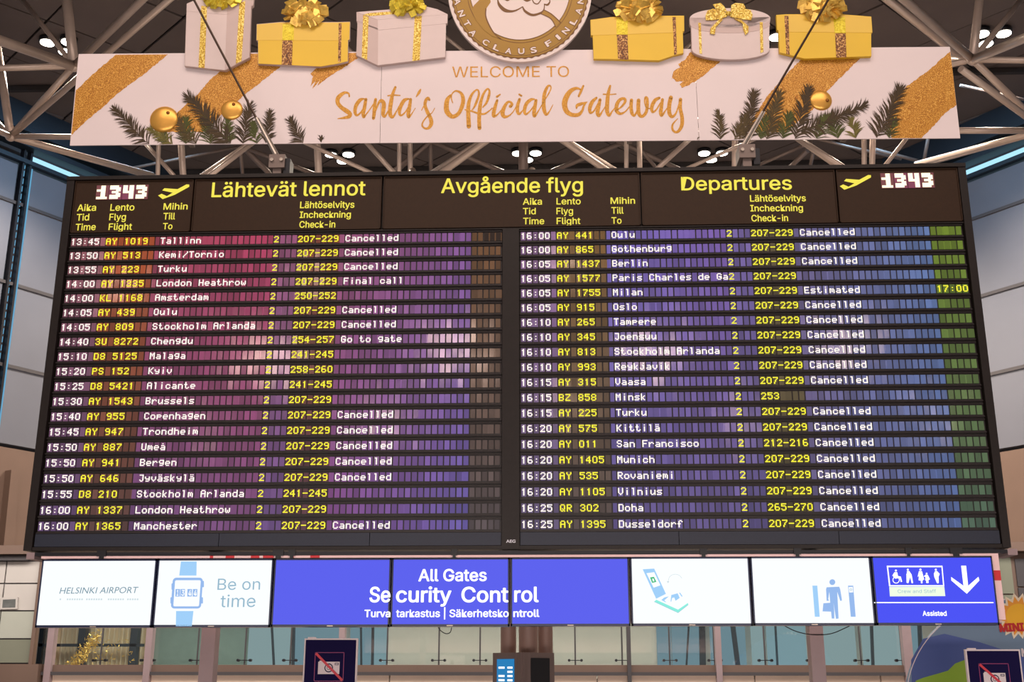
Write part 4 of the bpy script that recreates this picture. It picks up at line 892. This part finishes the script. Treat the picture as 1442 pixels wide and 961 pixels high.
t = cutout('yellow gift cut-out crossed by the right wire rope', [(1093, 21), (1107, 20), (1185, 20), (1227, 23.4), (1228.6, 46), (1226.8, 47), (1227, 79.4), (1133, 83), (1112, 77.6), (1097.6, 74), (1096, 43), (1094, 42.6)],
    [('box_face', m_gy, [(1107, 44), (1226.4, 46.4), (1226.6, 79), (1133, 82.6), (1110, 76.6)]), ('box_side', m_gy, [(1096.2, 42.6), (1107, 44), (1110, 76.6), (1098, 73.8)]),
     ('lid', m_gy2, [(1107, 21), (1185, 20.6), (1226.6, 23.8), (1228, 46), (1107.4, 45)]), ('lid', m_gy, [(1093.4, 21.4), (1107, 21), (1107.4, 45), (1094.4, 42.4)]),
     ('ribbon', m_ribb, [(1104.6, 22.4), (1110.4, 22.4), (1112, 76.6), (1107.4, 75.6)]), ('ribbon', m_lime, [(1173.6, 23.6), (1190, 24), (1191, 46.6), (1175.4, 46)]), ('ribbon', m_ribb, [(1176, 47), (1191, 47), (1192, 80.6), (1177.6, 81.2)])], (1160, 65))
foil_bow(t, 1157, 10, 62, 30, m_bow, 36, 13)

# ------------------------------------------------------------------ round emblem
EC = (732, -14.5); EO = .06
em = thing('round_emblem', tuple(BP.at(732, 86, EO)), 'round white and gold emblem with ring lettering SANTA CLAUS FINLAND above the banner', 'emblem')
ptsc = lambda r, n=120, wav=0, k=60: [(EC[0] + (r + wav * math.sin(k * 2 * PI * i / n)) * math.cos(2 * PI * i / n), EC[1] - (r + wav * math.sin(k * 2 * PI * i / n)) * math.sin(2 * PI * i / n)) for i in range(n)]
mb = MB(); solid(mb, BP, ptsc(101.5), EO, .04); mb.build('disc', m_embw, em)
mb = MB(); solid(mb, BP, ptsc(97.0, 360, .8, 62), EO + .004, .003); mb.build('scalloped_rim', m_embd, em)
mb = MB(); solid(mb, BP, ptsc(95.4), EO + .006, .002); mb.build('gold_ring', m_embg, em)
mb = MB(); ring(mb, BP, ptsc(93.4), ptsc(92.6), EO + .0075); ring(mb, BP, ptsc(75.0), ptsc(74.2), EO + .0075); ring(mb, BP, ptsc(71.0), ptsc(70.2), EO + .009); mb.build('ring_line', m_embd, em)
mb = MB(); solid(mb, BP, ptsc(70.4), EO + .0082, .002); mb.build('inner_disc', m_embw, em)
ze = lambda pts: [(620 + x / 6.555, y / 6.555) for x, y in pts]
mb = MB(); poly(mb, BP, ze([(288, 95), (310, 50), (345, 15), (380, -20), (460, -20), (465, 20), (428, 75), (420, 150), (450, 230), (500, 310), (556, 356), (480, 335), (400, 275), (330, 190)]), EO + .0095)
poly(mb, BP, ze([(925, 125), (960, 92), (1030, 135), (1108, 205), (1066, 248), (1020, 172)]), EO + .0095); mb.build('coat', m_embg, em)
mb = MB()
for s in ([(530, 0, 10), (545, 45, 26), (590, 90, 34), (645, 104, 22), (700, 95, 14), (760, 62, 8)], [(760, 62, 8), (785, 105, 22), (850, 138, 22), (920, 122, 18), (955, 90, 10), (962, 40, 8)], [(420, 80, 10), (420, 150, 12), (450, 230, 12), (500, 310, 10), (556, 356, 8)],
          [(850, 0, 8), (868, 28, 10), (900, 34, 10), (928, 0, 8)], [(960, 38, 8), (990, 44, 18), (1010, 20, 12), (1010, 0, 8)], [(598, -4, 8), (620, 2, 16), (640, -4, 8)], [(770, -4, 10), (800, 6, 20), (835, -4, 10)], [(960, 92, 8), (1030, 133, 10), (1108, 205, 10)], [(925, 125, 8), (1020, 172, 10), (1064, 246, 8)]):
    ribbon(mb, BP, [(620 + x / 6.555, y / 6.555, w / 6.555) for x, y, w in s], EO + .0105)
mb.build('drawn_line', m_embd, em)
vsH = {}
for dark in (True, False):
    mb = MB()
    for ch, zx, zy in (('S', 150, -60), ('A', 160, 14), ('N', 197, 122), ('T', 247, 213), ('A', 302, 300), ('C', 420, 386), ('L', 520, 436), ('A', 630, 466), ('U', 748, 468), ('S', 862, 457), ('F', 1000, 395), ('I', 1088, 338), ('N', 1158, 280), ('L', 1228, 195), ('A', 1276, 100), ('N', 1296, 5), ('D', 1300, -75)):
        x, y = 620 + zx / 6.555, zy / 6.555; a = math.atan2(y - EC[1], x - EC[0]); tx, ty = -math.sin(a) * -1, math.cos(a) * -1   # tangent, reading left to right along the bottom
        tx, ty = math.sin(a), -math.cos(a); hw = 2.0 if ch == 'I' else 4.4
        rx, ry = math.cos(a), math.sin(a); b0 = (x - tx * hw + rx * 4.4, y - ty * hw + ry * 4.4); b1 = (x + tx * hw + rx * 4.4, y + ty * hw + ry * 4.4)
        vs, fs = glyphs(ch, .05 if dark else .028, True); A_, B_ = BP.at(*b0, EO + (.0084 if dark else .0098)), BP.at(*b1, EO + (.0084 if dark else .0098))
        ex = (B_ - A_); wl_ = ex.length; ex.normalize(); ez = BP.n.cross(ex); x0, x1 = min(v.x for v in vs), max(v.x for v in vs); e = .006 if dark else 0; sx = (wl_ + 2 * e) / (x1 - x0); kk = (BP.at(*EC) - BP.at(EC[0] + 1, EC[1])).length
        sy = (8.6 * kk + 2 * e) / .73; i = len(mb.v); mb.v += [A_ + ex * ((v.x - x0) * sx - e) + ez * (v.y * sy - e) + BP.n * v.z for v in vs]
        for f in fs: mb.f.append([i + k for k in f]); mb.c.append(None)
    mb.build('ring_lettering_outline' if dark else 'ring_lettering', m_embd if dark else m_embw, em)

# ------------------------------------------------------------------ gallery behind the screens
GY = 8.6
g = setting('wall_back', (0, GY, 2))
gz = lambda py, y=GY: P(721, py, y).z
gx = lambda px, py=920, y=GY: P(px, py, y).x
z_rail, z_top = gz(937), 4.2
mb = MB(); mb.box(-14, 14, GY - .08, GY + .25, gz(947), z_rail); mb.build('balustrade_shoe', m_brown, g)
mb = MB(); mb.box(-14, 14, GY - .14, GY + .05, gz(947) - .05, gz(947)); mb.build('shadow_gap', m_joint, g)
for x0, x1 in ((-13, -4.9), (-4.88, -2.2), (-2.18, 1.0), (1.02, 3.4), (3.42, 5.3), (5.32, 13)):
    mb = MB(); mb.box(x0, x1, GY - .05, GY + .2, .0, gz(947) - .05); mb.build('fascia_panel', m_fascia, g)
posts = [(213, 9), (483, 8), (885, 5), (1010, 8), (1275, 12), (75, 9)]
for px, w in posts:
    x = gx(px); h = w * 18.3 / F / 2; mb = MB(); mb.box(x - h, x + h, GY - .16, GY - .02, 0, z_top); mb.build('post', m_mauve if w > 6 else m_joint, g)
# glass panes with stand-off clips
edges = [60, 82, 142, 209, 278, 345, 409, 487, 545, 618, 676, 740, 810, 872, 943, 1006, 1077, 1140, 1212, 1270, 1330, 1400, 1470]
edges = [-40, 14, 82, 142, 209, 278, 345, 409, 479, 545, 618, 676, 740, 810, 876, 943, 1006, 1077, 1145, 1212, 1270, 1330, 1400, 1470]
for a, b in zip(edges, edges[1:]):
    x0, x1 = gx(a), gx(b)
    if b <= 82: continue
    mb = MB(); mb.box(x0 + .012, x1 - .012, GY, GY + .02, z_rail + .005, 3.8); mb.build('glass_pane', m_glass, g)
    mb = MB(); mb.box(x1 - .012, x1 + .012, GY + .004, GY + .016, z_rail, 3.8); mb.build('pane_joint', m_joint, g)
    mb = MB()
    zc = gz(930.5)
    for s in (-1, 1):
        q = V((x1 + s * .095, GY - .05, zc)); mb.tube(q, q + V((0, .08, 0)), .022, n=8)
    mb.box(x1 - .095, x1 + .095, GY - .03, GY - .02, zc - .006, zc + .006); mb.build('glass_clip', m_dark, g)
mb = MB(); mb.box(-14, 14, GY - .1, GY + .2, 3.8, 3.95); mb.build('handrail', m_brown, g)
# room behind the glass
BY = GY + 1.6
bx = lambda px: P(px, 915, BY).x
mb = MB(); mb.box(-14, 14, GY, BY + 2, 1.7, 1.9); mb.build('gallery_slab', m_grey, g)
mb = MB(); mb.box(bx(545), bx(945), BY, BY + .1, 1.9, 3.9); mb.build('gallery_partition', m_grey, g)
mb = MB(); mb.box(-15, 15, BY + .5, BY + .6, 1.9, 3.9); mb.build('rear_partition', m_grey, g)
mb = MB(); mb.box(bx(209), bx(345), BY + .1, BY + .2, 1.9, 3.9); mb.build('gallery_partition', mat('gallery_teal', rgb(120, 140, 134), .6, noise=.05), g)
# curtains and window frames at the left end
mb = MB(); n_ = 150; X0, X1 = bx(40), bx(212); pr = None
for k in range(n_ + 1):
    x = X0 + (X1 - X0) * k / n_; y = BY - .1 + .05 * math.sin(k * 1.1)
    if pr: mb.face([(pr[0], pr[1], 1.9), (x, y, 1.9), (x, y, 3.9), (pr[0], pr[1], 3.9)])
    pr = (x, y)
mb.build('curtain', m_curt, g, True)
mb = MB()
for px in (128, 200, 70): mb.box(bx(px) - .06, bx(px) + .06, BY - .45, BY - .3, 1.9, 3.9)
mb.box(bx(40), bx(212), BY - .45, BY - .32, gz(911, BY - .4), gz(907, BY - .4)); mb.build('window_frame', m_frame, g)
# daylight windows at both sides of the grey partition
for a, b in ((350, 410), (412, 478), (493, 523), (525, 545), (925, 945), (946, 985), (1000, 1008), (1015, 1050), (1058, 1076), (1080, 1135), (1160, 1205), (1214, 1268), (1285, 1300)):
    x0, x1 = bx(a), bx(b); w_ = 0
    mb = MB(); mb.box(x0, x1, BY - .04, BY - .01, 1.95, 3.9); mb.build('gallery_window', glow('gallery_daylight_%d' % (a % 3), rgb(*((150, 182, 192), (132, 164, 178), (164, 188, 192))[a % 3]), .72), g)
for px, w, lean in ((990, 8, 0), (968, 2, -6), (1038, 6, 8), (1095, 2, 2), (412, 3, 0), (384, 2, 6), (508, 2, 2), (524, 3, 0), (1230, 3, 0), (1298, 4, 0)):
    h = w * 19.5 / F / 2; a = P(px - lean, 885, BY - .2); b = P(px + lean * .4, 945, BY - .2); mb = MB()
    mb.obox((b.x - h, BY - .2, 1.9), (2 * h, 0, 0), (0, .08, 0), (1.6 * (a.x - b.x), 0, 2)); mb.build('mullion', m_frame, g)
# dark ledge, soffit above the gallery and stepped panels at both ends
mb = MB(); mb.box(-14, gx(60, 780), GY - .3, GY + 5, gz(781), gz(776)); mb.box(gx(1388, 780), 14, GY - .3, GY + 5, gz(781), gz(776)); mb.build('ledge', m_brown, g)
mb = MB(); mb.box(-14, gx(48, 786), GY - .2, GY + .2, gz(789), gz(782)); mb.build('dark_strip', m_joint, g)  # strip in the dark joint material above the left panel rows
m_pg = mat('painted_glass', rgb(176, 178, 166), .22, noise=.05, nscale=1.4)
m_pg2 = mat('painted_glass_light', rgb(196, 190, 184), .22, noise=.06, nscale=1.4)
m_pg3 = mat('painted_glass_dark', rgb(128, 130, 114), .22, noise=.05, nscale=1.4)
rows_ = [(790, 820, m_pg2), (822, 859, m_pg2), (861, 899, m_pg), (901, 934, m_pg3)]
for a, b in ((-60, 3), (5, 54)):
    for y0, y1, m in rows_:
        mb = MB(); mb.box(gx(a, 860), gx(b, 860), GY - .06, GY - .03, gz(y1), gz(y0)); mb.build('glass_panel', m, g)
mb = MB(); mb.box(-14, gx(57, 860), GY - .03, GY + .05, gz(936), gz(788)); mb.build('panel_backing', m_joint, g)
mb = MB(); mb.box(gx(-60), gx(66), GY - .25, GY - .05, gz(975), gz(936)); mb.build('ledge', m_brown, g)
mb = MB(); mb.box(gx(53, 860), gx(58, 860), GY - .12, GY, gz(936), gz(788)); mb.build('post', m_brown, g)
for a, b in ((60, 72),):
    mb = MB(); mb.box(gx(a), gx(b), GY + .02, GY + .06, z_rail, 3.8); mb.build('glass_pane', m_glass, g)
for a, b, y0, y1 in ((1408, 1426, 788, 838), (1408, 1426, 840, 900), (1432, 1450, 790, 828), (1432, 1450, 830, 900)):
    mb = MB(); mb.box(gx(a, 830), gx(b, 830), GY - .06, GY - .03, gz(y1), gz(y0)); mb.build('glass_panel', m_pg3 if a < 1430 else m_joint, g)
mb = MB(); mb.box(gx(1395, 830), 14, GY - .03, GY + .1, gz(936), gz(782)); mb.build('panel_backing', m_brown, g)
mb = MB(); mb.box(gx(1398, 830), gx(1406, 830), GY - .1, GY, gz(936), gz(782)); mb.build('dark_strip', m_black, g)  # plain black strip beside the right panels
# framed picture and tinsel at the left
q = P(14, 850, GY - .1)
t = thing('framed_picture', tuple(q), 'small framed picture behind the glass at the far left', 'picture')
mb = MB(); solid(mb, wallY(GY - .1), [(2, 842), (25, 841), (24, 858), (0, 858.5)], 0, .03); mb.build('frame', m_pg2, t)
mb = MB(); solid(mb, wallY(GY - .1), [(4, 845), (22, 844), (21.4, 856), (3, 856.4)], .004, .004); mb.build('print', mat('picture_print', rgb(96, 98, 96), .5, noise=.3, nscale=9), t)
t = thing('tinsel_garland', tuple(P(110, 915, GY + .5)), 'glittering gold tinsel garland behind the gallery glass at left', 'garland')
mb = MB(); rnd = random.Random(4)
for k in range(520):
    s = rnd.random(); cx = 98 + 38 * s + rnd.gauss(0, 4.5); cy = 946 - 50 * s + rnd.gauss(0, 4.5)
    if rnd.random() < .12: cx, cy = 130 + rnd.random() * 60, 900 + rnd.random() * 35
    p = P(cx, cy, GY + .5 + rnd.uniform(-.1, .1)); a = rnd.uniform(0, PI); L = rnd.uniform(.01, .028); d = V((math.cos(a), rnd.uniform(-.4, .4), math.sin(a))) * L; w = V((-math.sin(a), rnd.uniform(-1, 1), math.cos(a))) * .005
    mb.face([p - d - w, p + d - w, p + d + w, p - d + w])
o = mb.build('strands', m_bow, t); o['kind'] = 'stuff'

# three round columns and the two-sided totem
for px, w, y, lb in ((716, 22, 4.0, 'left'), (744, 27, 3.7, 'middle'), (768, 21, 4.0, 'right')):
    q = P(px, 900, y); r = w * (q - EYE).dot(fw) / F / 2
    mb = MB(); mb.tube((q.x, y, 0), (q.x, y, 5.4), r, n=28); mb.tube((q.x, y, 0), (q.x, y, .12), r * 1.15, n=28)
    cth = thing('round_column', (q.x, y, 0), 'brown round column behind the totem, %s of the three' % lb, 'column'); mb.build('shaft', m_col, cth, True)
    mb = MB(); mb.tube((q.x, y, 5.4), tuple(P(737 + (px - 742) * 6, 240, 9)), r * .6, n=16); mb.build('raking_arm', m_tubes, cth, True)
kt = P(738, 918, 2.6)
ks = thing('display_totem', (kt.x, 2.8, 0), 'brown two-sided totem with a lit blue screen and a dark one', 'totem')
zt = kt.z; c0 = P(733.5, 918, 2.5); c1 = P(694, 925, 2.95); c2 = P(737.5, 918, 2.5); c3 = P(780.5, 924, 2.9)
ztl = P(694, 923, 2.95).z
def slab(a, b, th, z0, z1, name, m, par):
    d = (V((b.x, b.y, 0)) - V((a.x, a.y, 0))); n = V((d.y, -d.x, 0)).normalized();
    if n.y > 0: n = -n
    mb = MB(); mb.obox((a.x, a.y, z0), d, -n * th, (0, 0, z1 - z0)); return mb.build(name, m, par), d, n
b1, d1, n1 = slab(c1, c0, .12, 0, zt - .01, 'left_leaf', m_kiosk, ks)
b2, d2, n2 = slab(c2, c3, .12, 0, zt - .01, 'right_leaf', m_kiosk, ks)
mb = MB(); mb.box(c0.x + .002, c2.x - .002, 2.55, 2.6, 0, zt - .04); mb.build('spine', m_fascia, ks)
a = V((c1.x, c1.y, 0)) + d1 * .18 + n1 * .004; mb = MB(); mb.obox(a + V((0, 0, 1.0)), d1 * .60, n1 * .006, (0, 0, zt - 1.0 - .075)); sc_ = mb.build('lit_display', glow('totem_blue', rgb(40, 130, 190), .95), ks)
mb = MB(); rnd = random.Random(2)
for i in range(7):
    z0 = zt - .13 - i * .042
    for u0, u1 in ((.24, .46), (.56, .74)):
        if rnd.random() < .8:
            p = V((c1.x, c1.y, 0)) + d1 * u0 + n1 * .011; mb.face([p + V((0, 0, z0)), p + d1 * (u1 - u0) + V((0, 0, z0)), p + d1 * (u1 - u0) + V((0, 0, z0 + .02)), p + V((0, 0, z0 + .02))])
mb.build('display_line', m_wtext, sc_)
a = V((c2.x, c2.y, 0)) + d2 * .20 + n2 * .004; mb = MB(); mb.obox(a + V((0, 0, 1.0)), d2 * .62, n2 * .006, (0, 0, zt - 1.0 - .065)); mb.build('dark_display', m_black, ks)

# ------------------------------------------------------------------ no-photography posters
def poster(x0, x1, y0, yb, y, lb, sx, sy, big, tilt=0):
    pl = wallY(y)
    A1, B1, C1, D1 = [(x0, y0 + tilt * .0), (x1, y0), (x1 + (yb - y0) * .028, yb), (x0 - (yb - y0) * .028, yb)]
    q = pl.at((x0 + x1) / 2, yb); t = thing('no_photography_poster', (q.x, y, 0), lb, 'sign', 'no photography posters on stands')
    a, b = pl.at(x0, y0), pl.at(x1, y0); zt_ = (a.z + b.z) / 2; h = 1.0
    mb = MB(); mb.box(a.x, b.x, y, y + .04, zt_ - h, zt_); fr = mb.build('frame', m_swhite, t)
    e = (b.x - a.x) * .028; mb = MB(); mb.box(a.x + e, b.x - e, y - .004, y, zt_ - h + e, zt_ - e); mb.build('poster_face', m_navy, t)
    mb = MB(); mb.box((a.x + b.x) / 2 - .03, (a.x + b.x) / 2 + .03, y + .04, y + .09, 0.02, zt_ - .1); mb.build('pole', m_tubed, t)
    mb = MB(); mb.tube(((a.x + b.x) / 2, y + .06, 0), ((a.x + b.x) / 2, y + .06, .03), .25, n=24); mb.build('foot', m_dark, t)
    w = b.x - a.x; pf = y - .006
    U = lambda u, v: (a.x + w * u, pf, zt_ - w * v)
    mb = MB(); 
    def fr2(u0, v0, u1, v1, th):
        for p in ((u0, v0, u1, v0 + th), (u0, v1 - th, u1, v1), (u0, v0, u0 + th, v1), (u1 - th, v0, u1, v1)):
            mb.face([U(p[0], p[3]), U(p[2], p[3]), U(p[2], p[1]), U(p[0], p[1])])
    fr2(*sx, .012); mb.build('pictogram_border', m_spink, t)
    u0, v0, u1, v1 = sy; mb = MB(); mb.box(U(u0, 0)[0], U(u1, 0)[0], pf - .001, pf, U(0, v1)[2], U(0, v0)[2]); mb.box(U(u0 + .02, 0)[0], U(u0 + .08, 0)[0], pf - .001, pf, U(0, v0)[2], U(0, v0 - .02)[2]); mb.build('camera_pictogram', m_swhite, t)
    mb = MB(); cx, cz = (u0 + u1) / 2, (v0 + v1) / 2
    def rg(r0, r1, o):
        for k in range(24):
            t0, t1 = 2 * PI * k / 24, 2 * PI * (k + 1) / 24
            mb.face([(U(cx, 0)[0] + w * r * math.cos(tt), pf - o, U(0, cz)[2] + w * r * math.sin(tt)) for r, tt in ((r1, t0), (r1, t1), (r0, t1), (r0, t0))])
    rg(.062, .08, .003); rg(.028, .036, .003)
    for p in ((u1 - .09, v0 + .02, u1 - .02, v0 + .03), (u1 - .09, v0 + .05, u1 - .02, v0 + .06), (u1 - .09, v0 + .02, u1 - .08, v0 + .06), (u1 - .03, v0 + .02, u1 - .02, v0 + .06)):
        mb.face([(U(p[0], 0)[0], pf - .003, U(0, p[3])[2]), (U(p[2], 0)[0], pf - .003, U(0, p[3])[2]), (U(p[2], 0)[0], pf - .003, U(0, p[1])[2]), (U(p[0], 0)[0], pf - .003, U(0, p[1])[2])])
    mb.build('lens_ring', m_navy, t)
    s0, s1, s2, s3 = sx; mb = MB(); p0, p1 = V(U(s0 + .02, s1 + .02)), V(U(s2 - .02, s3 - .02)); d = (p1 - p0).normalized(); nn = V((-d.z, 0, d.x)) * w * .022; o_ = V((0, -.005, 0))
    mb.face([p0 - nn + o_, p1 - nn + o_, p1 + nn + o_, p0 + nn + o_]); mb.build('red_slash', m_sred, t)
    mb = MB()
    for k in range(11):
        u = .24 + k * .047
        mb.face([(U(u, 0)[0], pf, U(0, .80)[2]), (U(u + .036, 0)[0], pf, U(0, .80)[2]), (U(u + .036, 0)[0], pf, U(0, .785)[2]), (U(u, 0)[0], pf, U(0, .785)[2])])
    mb.build('fine_print', m_swhite, t)
    mb = MB(); mb.box(a.x + w * .06, a.x + w * .2, y, y + .05, zt_, zt_ + .012); mb.build('clip', m_swhite, t)
poster(429, 504, 899.5, 961, 1.8, 'navy no-photography poster below the blue screens, left of the totem', (.21, .25, .76, .77), (.28, .42, .68, .64), True)
poster(1359, 1436, 915, 961, 1.4, 'navy no-photography poster in front of the round blue sign at right', (.21, .25, .76, .77), (.28, .42, .68, .64), True)

# ------------------------------------------------------------------ round blue children's area sign
RY = 2.6; rp = wallY(RY)
cx, cy, rx, ry = 1424, 985, 148, 141
rs = thing('round_playroom_sign', (rp.at(cx, cy).x, RY, 0), 'big round blue sign with a yellow sun and red lettering MINI at the right edge', 'sign')
mb = MB(); solid(mb, rp, [(cx + rx * math.cos(2 * PI * k / 90), cy - ry * math.sin(2 * PI * k / 90)) for k in range(90)], 0, .06); mb.build('disc', mat('sign_sky_blue', rgb(112, 138, 166), .5, noise=.05, nscale=2), rs)
mb = MB(); ring(mb, rp, disc(cx, cy, rx, ry, 90), disc(cx, cy, rx - 1.2, ry - 1.2, 90), .003); mb.build('pale_rim', m_swhite, rs)
mb = MB(); poly(mb, rp, [(1290, 961 - 2), (1300, 955), (1318, 950), (1335, 945), (1345, 935), (1358, 930), (1372, 940), (1380, 990), (1300, 1010), (1282, 975)], .004); mb.build('green_shape', mat('sign_green', rgb(140, 180, 50), .5), rs)
mb = MB(); poly(mb, rp, [(1300, 900), (1330, 893), (1380, 905), (1442, 925), (1500, 930), (1500, 1000), (1285, 1000), (1283, 930)], .002); mb.build('deep_blue_field', mat('sign_blue', rgb(70, 92, 160), .5), rs)
mb = MB(); sun = (1434, 868)
pts = []
for k in range(32):
    r = 33 if k % 2 else 25; a = 2 * PI * k / 32; pts.append((sun[0] + r * math.cos(a), sun[1] - r * math.sin(a)))
poly(mb, rp, pts, .004); mb.build('sun_halo', mat('sign_pale', rgb(240, 226, 200), .5), rs)
pts = []
for k in range(32):
    r = 28 if k % 2 else 20; a = 2 * PI * k / 32; pts.append((sun[0] + r * math.cos(a), sun[1] - r * math.sin(a)))
mb = MB(); poly(mb, rp, pts, .006); mb.build('sun_rays', mat('sign_orange', rgb(240, 160, 50), .5), rs)
mb = MB(); poly(mb, rp, disc(*sun, 17.5), .008); mb.build('sun', mat('sign_yellow', rgb(245, 186, 40), .5), rs)
mb = MB(); text(mb, 'MINI', rp, (1408, 890), (1443, 888.6), 879.4, bold=.05, off=.012); mb.build('red_lettering', mat('sign_lettering_red', rgb(190, 25, 30), .5), rs)
mb = MB(); text(mb, 'M', rp, (1439, 925), (1450, 925), 914, bold=.03, off=.012); mb.build('white_lettering', m_swhite, rs)
mb = MB(); q = rp.at(cx, 960); mb.box(q.x - .6, q.x - .5, RY + .06, RY + .14, 0, 2.0); mb.box(q.x + .5, q.x + .6, RY + .06, RY + .14, 0, 2.0); mb.build('leg', m_tubed, rs)
